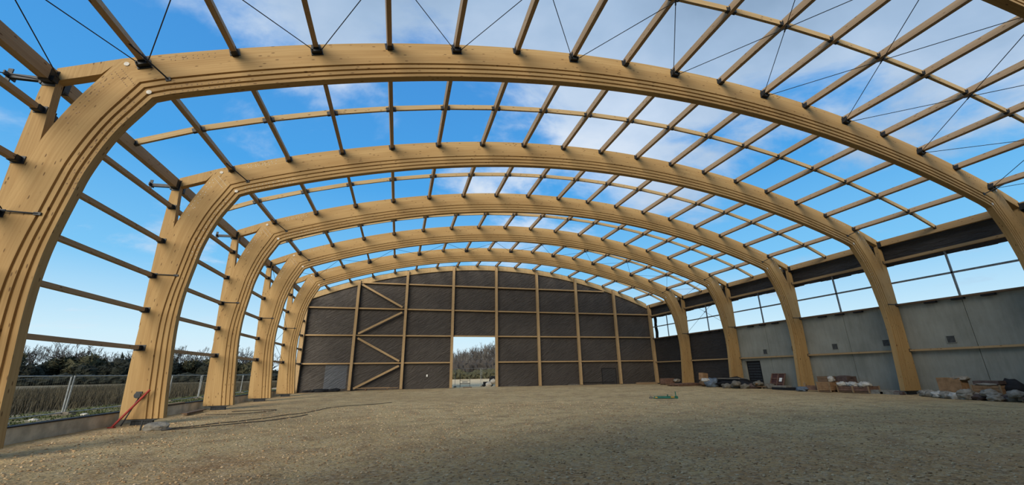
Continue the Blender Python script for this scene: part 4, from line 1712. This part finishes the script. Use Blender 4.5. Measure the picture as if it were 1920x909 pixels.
# --- slabs, blue sack, stub crate by the third leg
t_ = thing('slab_stack', 'low stack of pale slabs on a dark bearer beside the third arch leg', 'slabs', (17.7, 25.6, 0.0), (0, 0, 0.1))
MB().box((0, 0, 0.09), (0.7, 1.7, 0.18)).build('bearer', M['black'], t_)
mb = MB()
for k in range(2):
    mb.box((0.02 * k, 0.25, 0.21 + 0.06 * k), (0.6, 1.0, 0.05))
mb.build('slabs', M['stone'], t_)
sack(16.9, 23.6, 0.0, (0.32, 0.36, 0.18), M['blue'], 'small blue sack at the foot of the third arch leg', seed=33)
t_ = thing('stub_frame', 'low broken timber frame with upright ends before the third arch leg', 'frame', (17.2, 22.9, 0.0), (0, 0, 0.35))
mb = MB()
mb.box((0, 0, 0.24), (0.08, 1.0, 0.30))
mb.box((0.3, 0, 0.16), (0.5, 0.9, 0.12))
mb.build('panel', M['brick'], t_)
mb = MB()
for e in (-1, 1):
    mb.box((0, e * 0.55, 0.28), (0.10, 0.10, 0.56))
mb.build('uprights', M['board'], t_)
# --- wooden crate, brown wrapped box, low crates with sacks
cr = crate('wooden_crate', 'square wooden crate with cloth on top past the third arch leg', 'crate', 17.35, 22.05, 0.15, (0.9, 0.72, 0.62), M['cardboard'])
mb = MB()
mb.box((0, 0, 0.80), (0.9, 0.06, 0.10))
for e in (-1, 1):
    mb.box((e * 0.42, 0, 0.80), (0.06, 0.6, 0.34))
mb.build('upper_frame', M['oldwood'], cr)
sack(17.3, 21.75, 0.62, (0.26, 0.22, 0.20), M['white'], 'white cloth bundle lying on the square wooden crate', seed=41, name='cloth')
t_ = thing('wrapped_load', 'tall dark brown wrapped load behind the square wooden crate', 'load', (18.35, 21.6, 0.0), (0, 0, 0.1))
pallet_me(1.1, 1.0).build('pallet', M['oldwood'], t_)
MB().box((0, 0, 0.36), (1.0, 0.9, 0.45)).build('lower_pack', M['cardboard'], t_)
MB().box((0, 0, 0.76), (0.96, 0.86, 0.40)).blob((0, 0, 0.90), (0.50, 0.46, 0.12), 0.12, 1.8, 3, 5).build('upper_pack', M['brownbox'], t_)
for q in range(2):
    crate('low_crate', ('low crate of white sacks beside the dark brown load' if q == 0 else 'low crate of white sacks next to the grey slabs'), 'crate', 17.75, 20.95 - q * 0.95, 0.05, (0.9, 0.85, 0.38), M['brick'], 'low crates with white sacks')
for q in range(5):
    sack(17.5 + 0.2 * (q % 2), 21.2 - q * 0.36, 0.36, (0.30, 0.22, 0.17), M['white'], 'white sack lying in the low crates beside the brown load', 'white sacks in the low crates', 50 + q, rr.uniform(0, 3))
# --- slabs near fourth leg
for q in range(2):
    tag(MB().box((0, 0, 0), (0.45, 1.0, 0.14)).box((0.02, 0.1, 0.12), (0.36, 0.7, 0.10)).build('grey_slab', M['stone'], loc=(17.6, 19.35 - q * 0.85, 0.05 + gh(17.6, 19))), 'grey slab bundle on the gravel, %s the fourth arch leg' % ('farther from' if q == 0 else 'close to'), 'slabs', 'grey slabs by the fourth leg')
tag(MB().tube([(0, -0.2, 0), (0, 0.25, 0)], 0.13, 12).build('roll', M['brownbox'], loc=(17.5, 18.05, 0.06)), 'short dark roll beside the fourth arch leg', 'roll')
# --- near heap: cardboard, crate, black bag, sacks
t_ = thing('cardboard_box', 'orange-brown cardboard box with film on top, nearest on the concrete side', 'box', (18.3, 15.95, gh(18.3, 16.0)), (0, 0, 0.1))
MB().box((0, 0, 0.55), (0.7, 0.95, 0.85)).box((0, 0, 0.08), (0.75, 1.0, 0.12)).build('carton', M['cardboard'], t_)
MB().blob((0.05, -0.3, 0.93), (0.42, 0.42, 0.14), 0.3, 2, 3, 3).build('film', M['film'], t_)
for q in range(7):
    x = 17.5 - 0.12 * q + rr.uniform(-0.1, 0.1)
    y = 16.75 - q * 0.33
    sack(x, y, gh(x, y), (0.34, 0.30, 0.19), M['film'] if q % 3 != 2 else M['white'], 'pale plastic sack in the row before the orange-brown box', 'pale sacks before the orange box', 70 + q, rr.uniform(0, 3))
cr = crate('wooden_crate', 'open plank crate with a dark lid between box and black bag', 'crate', 17.7, 14.2, 0.1, (0.8, 0.95, 0.66), M['cardboard'])
MB().box((0.05, 0, 0.78), (0.7, 0.9, 0.16)).build('top_layer', M['brownbox'], cr)
MB().blob((-0.3, 0, 0.70), (0.16, 0.42, 0.06), 0.4, 2, 3, 6).build('film', M['film'], cr)
sack(18.35, 13.75, gh(18.3, 13.7), (0.55, 0.60, 0.52), M['black'], 'big black plastic bag beside the open plank crate', seed=81, name='bag')
sack(18.6, 13.1, gh(18.6, 13.1), (0.22, 0.26, 0.20), M['red'], 'small red bundle behind the grey sacks next to the black bag', seed=83, name='bundle')
for q in range(12):
    x = 17.1 - 0.05 * q + rr.uniform(-0.35, 0.35)
    y = 15.0 - q * 0.24
    sack(x, y, gh(x, y) + (0.2 if q % 4 == 1 else 0), (0.30, 0.26, 0.17), (M['rubble'], M['stone'], M['film'], M['brownbox'])[q % 4], 'dusty grey sack in the heap before the open plank crate', 'dusty sacks before the plank crate', 90 + q, rr.uniform(0, 3))
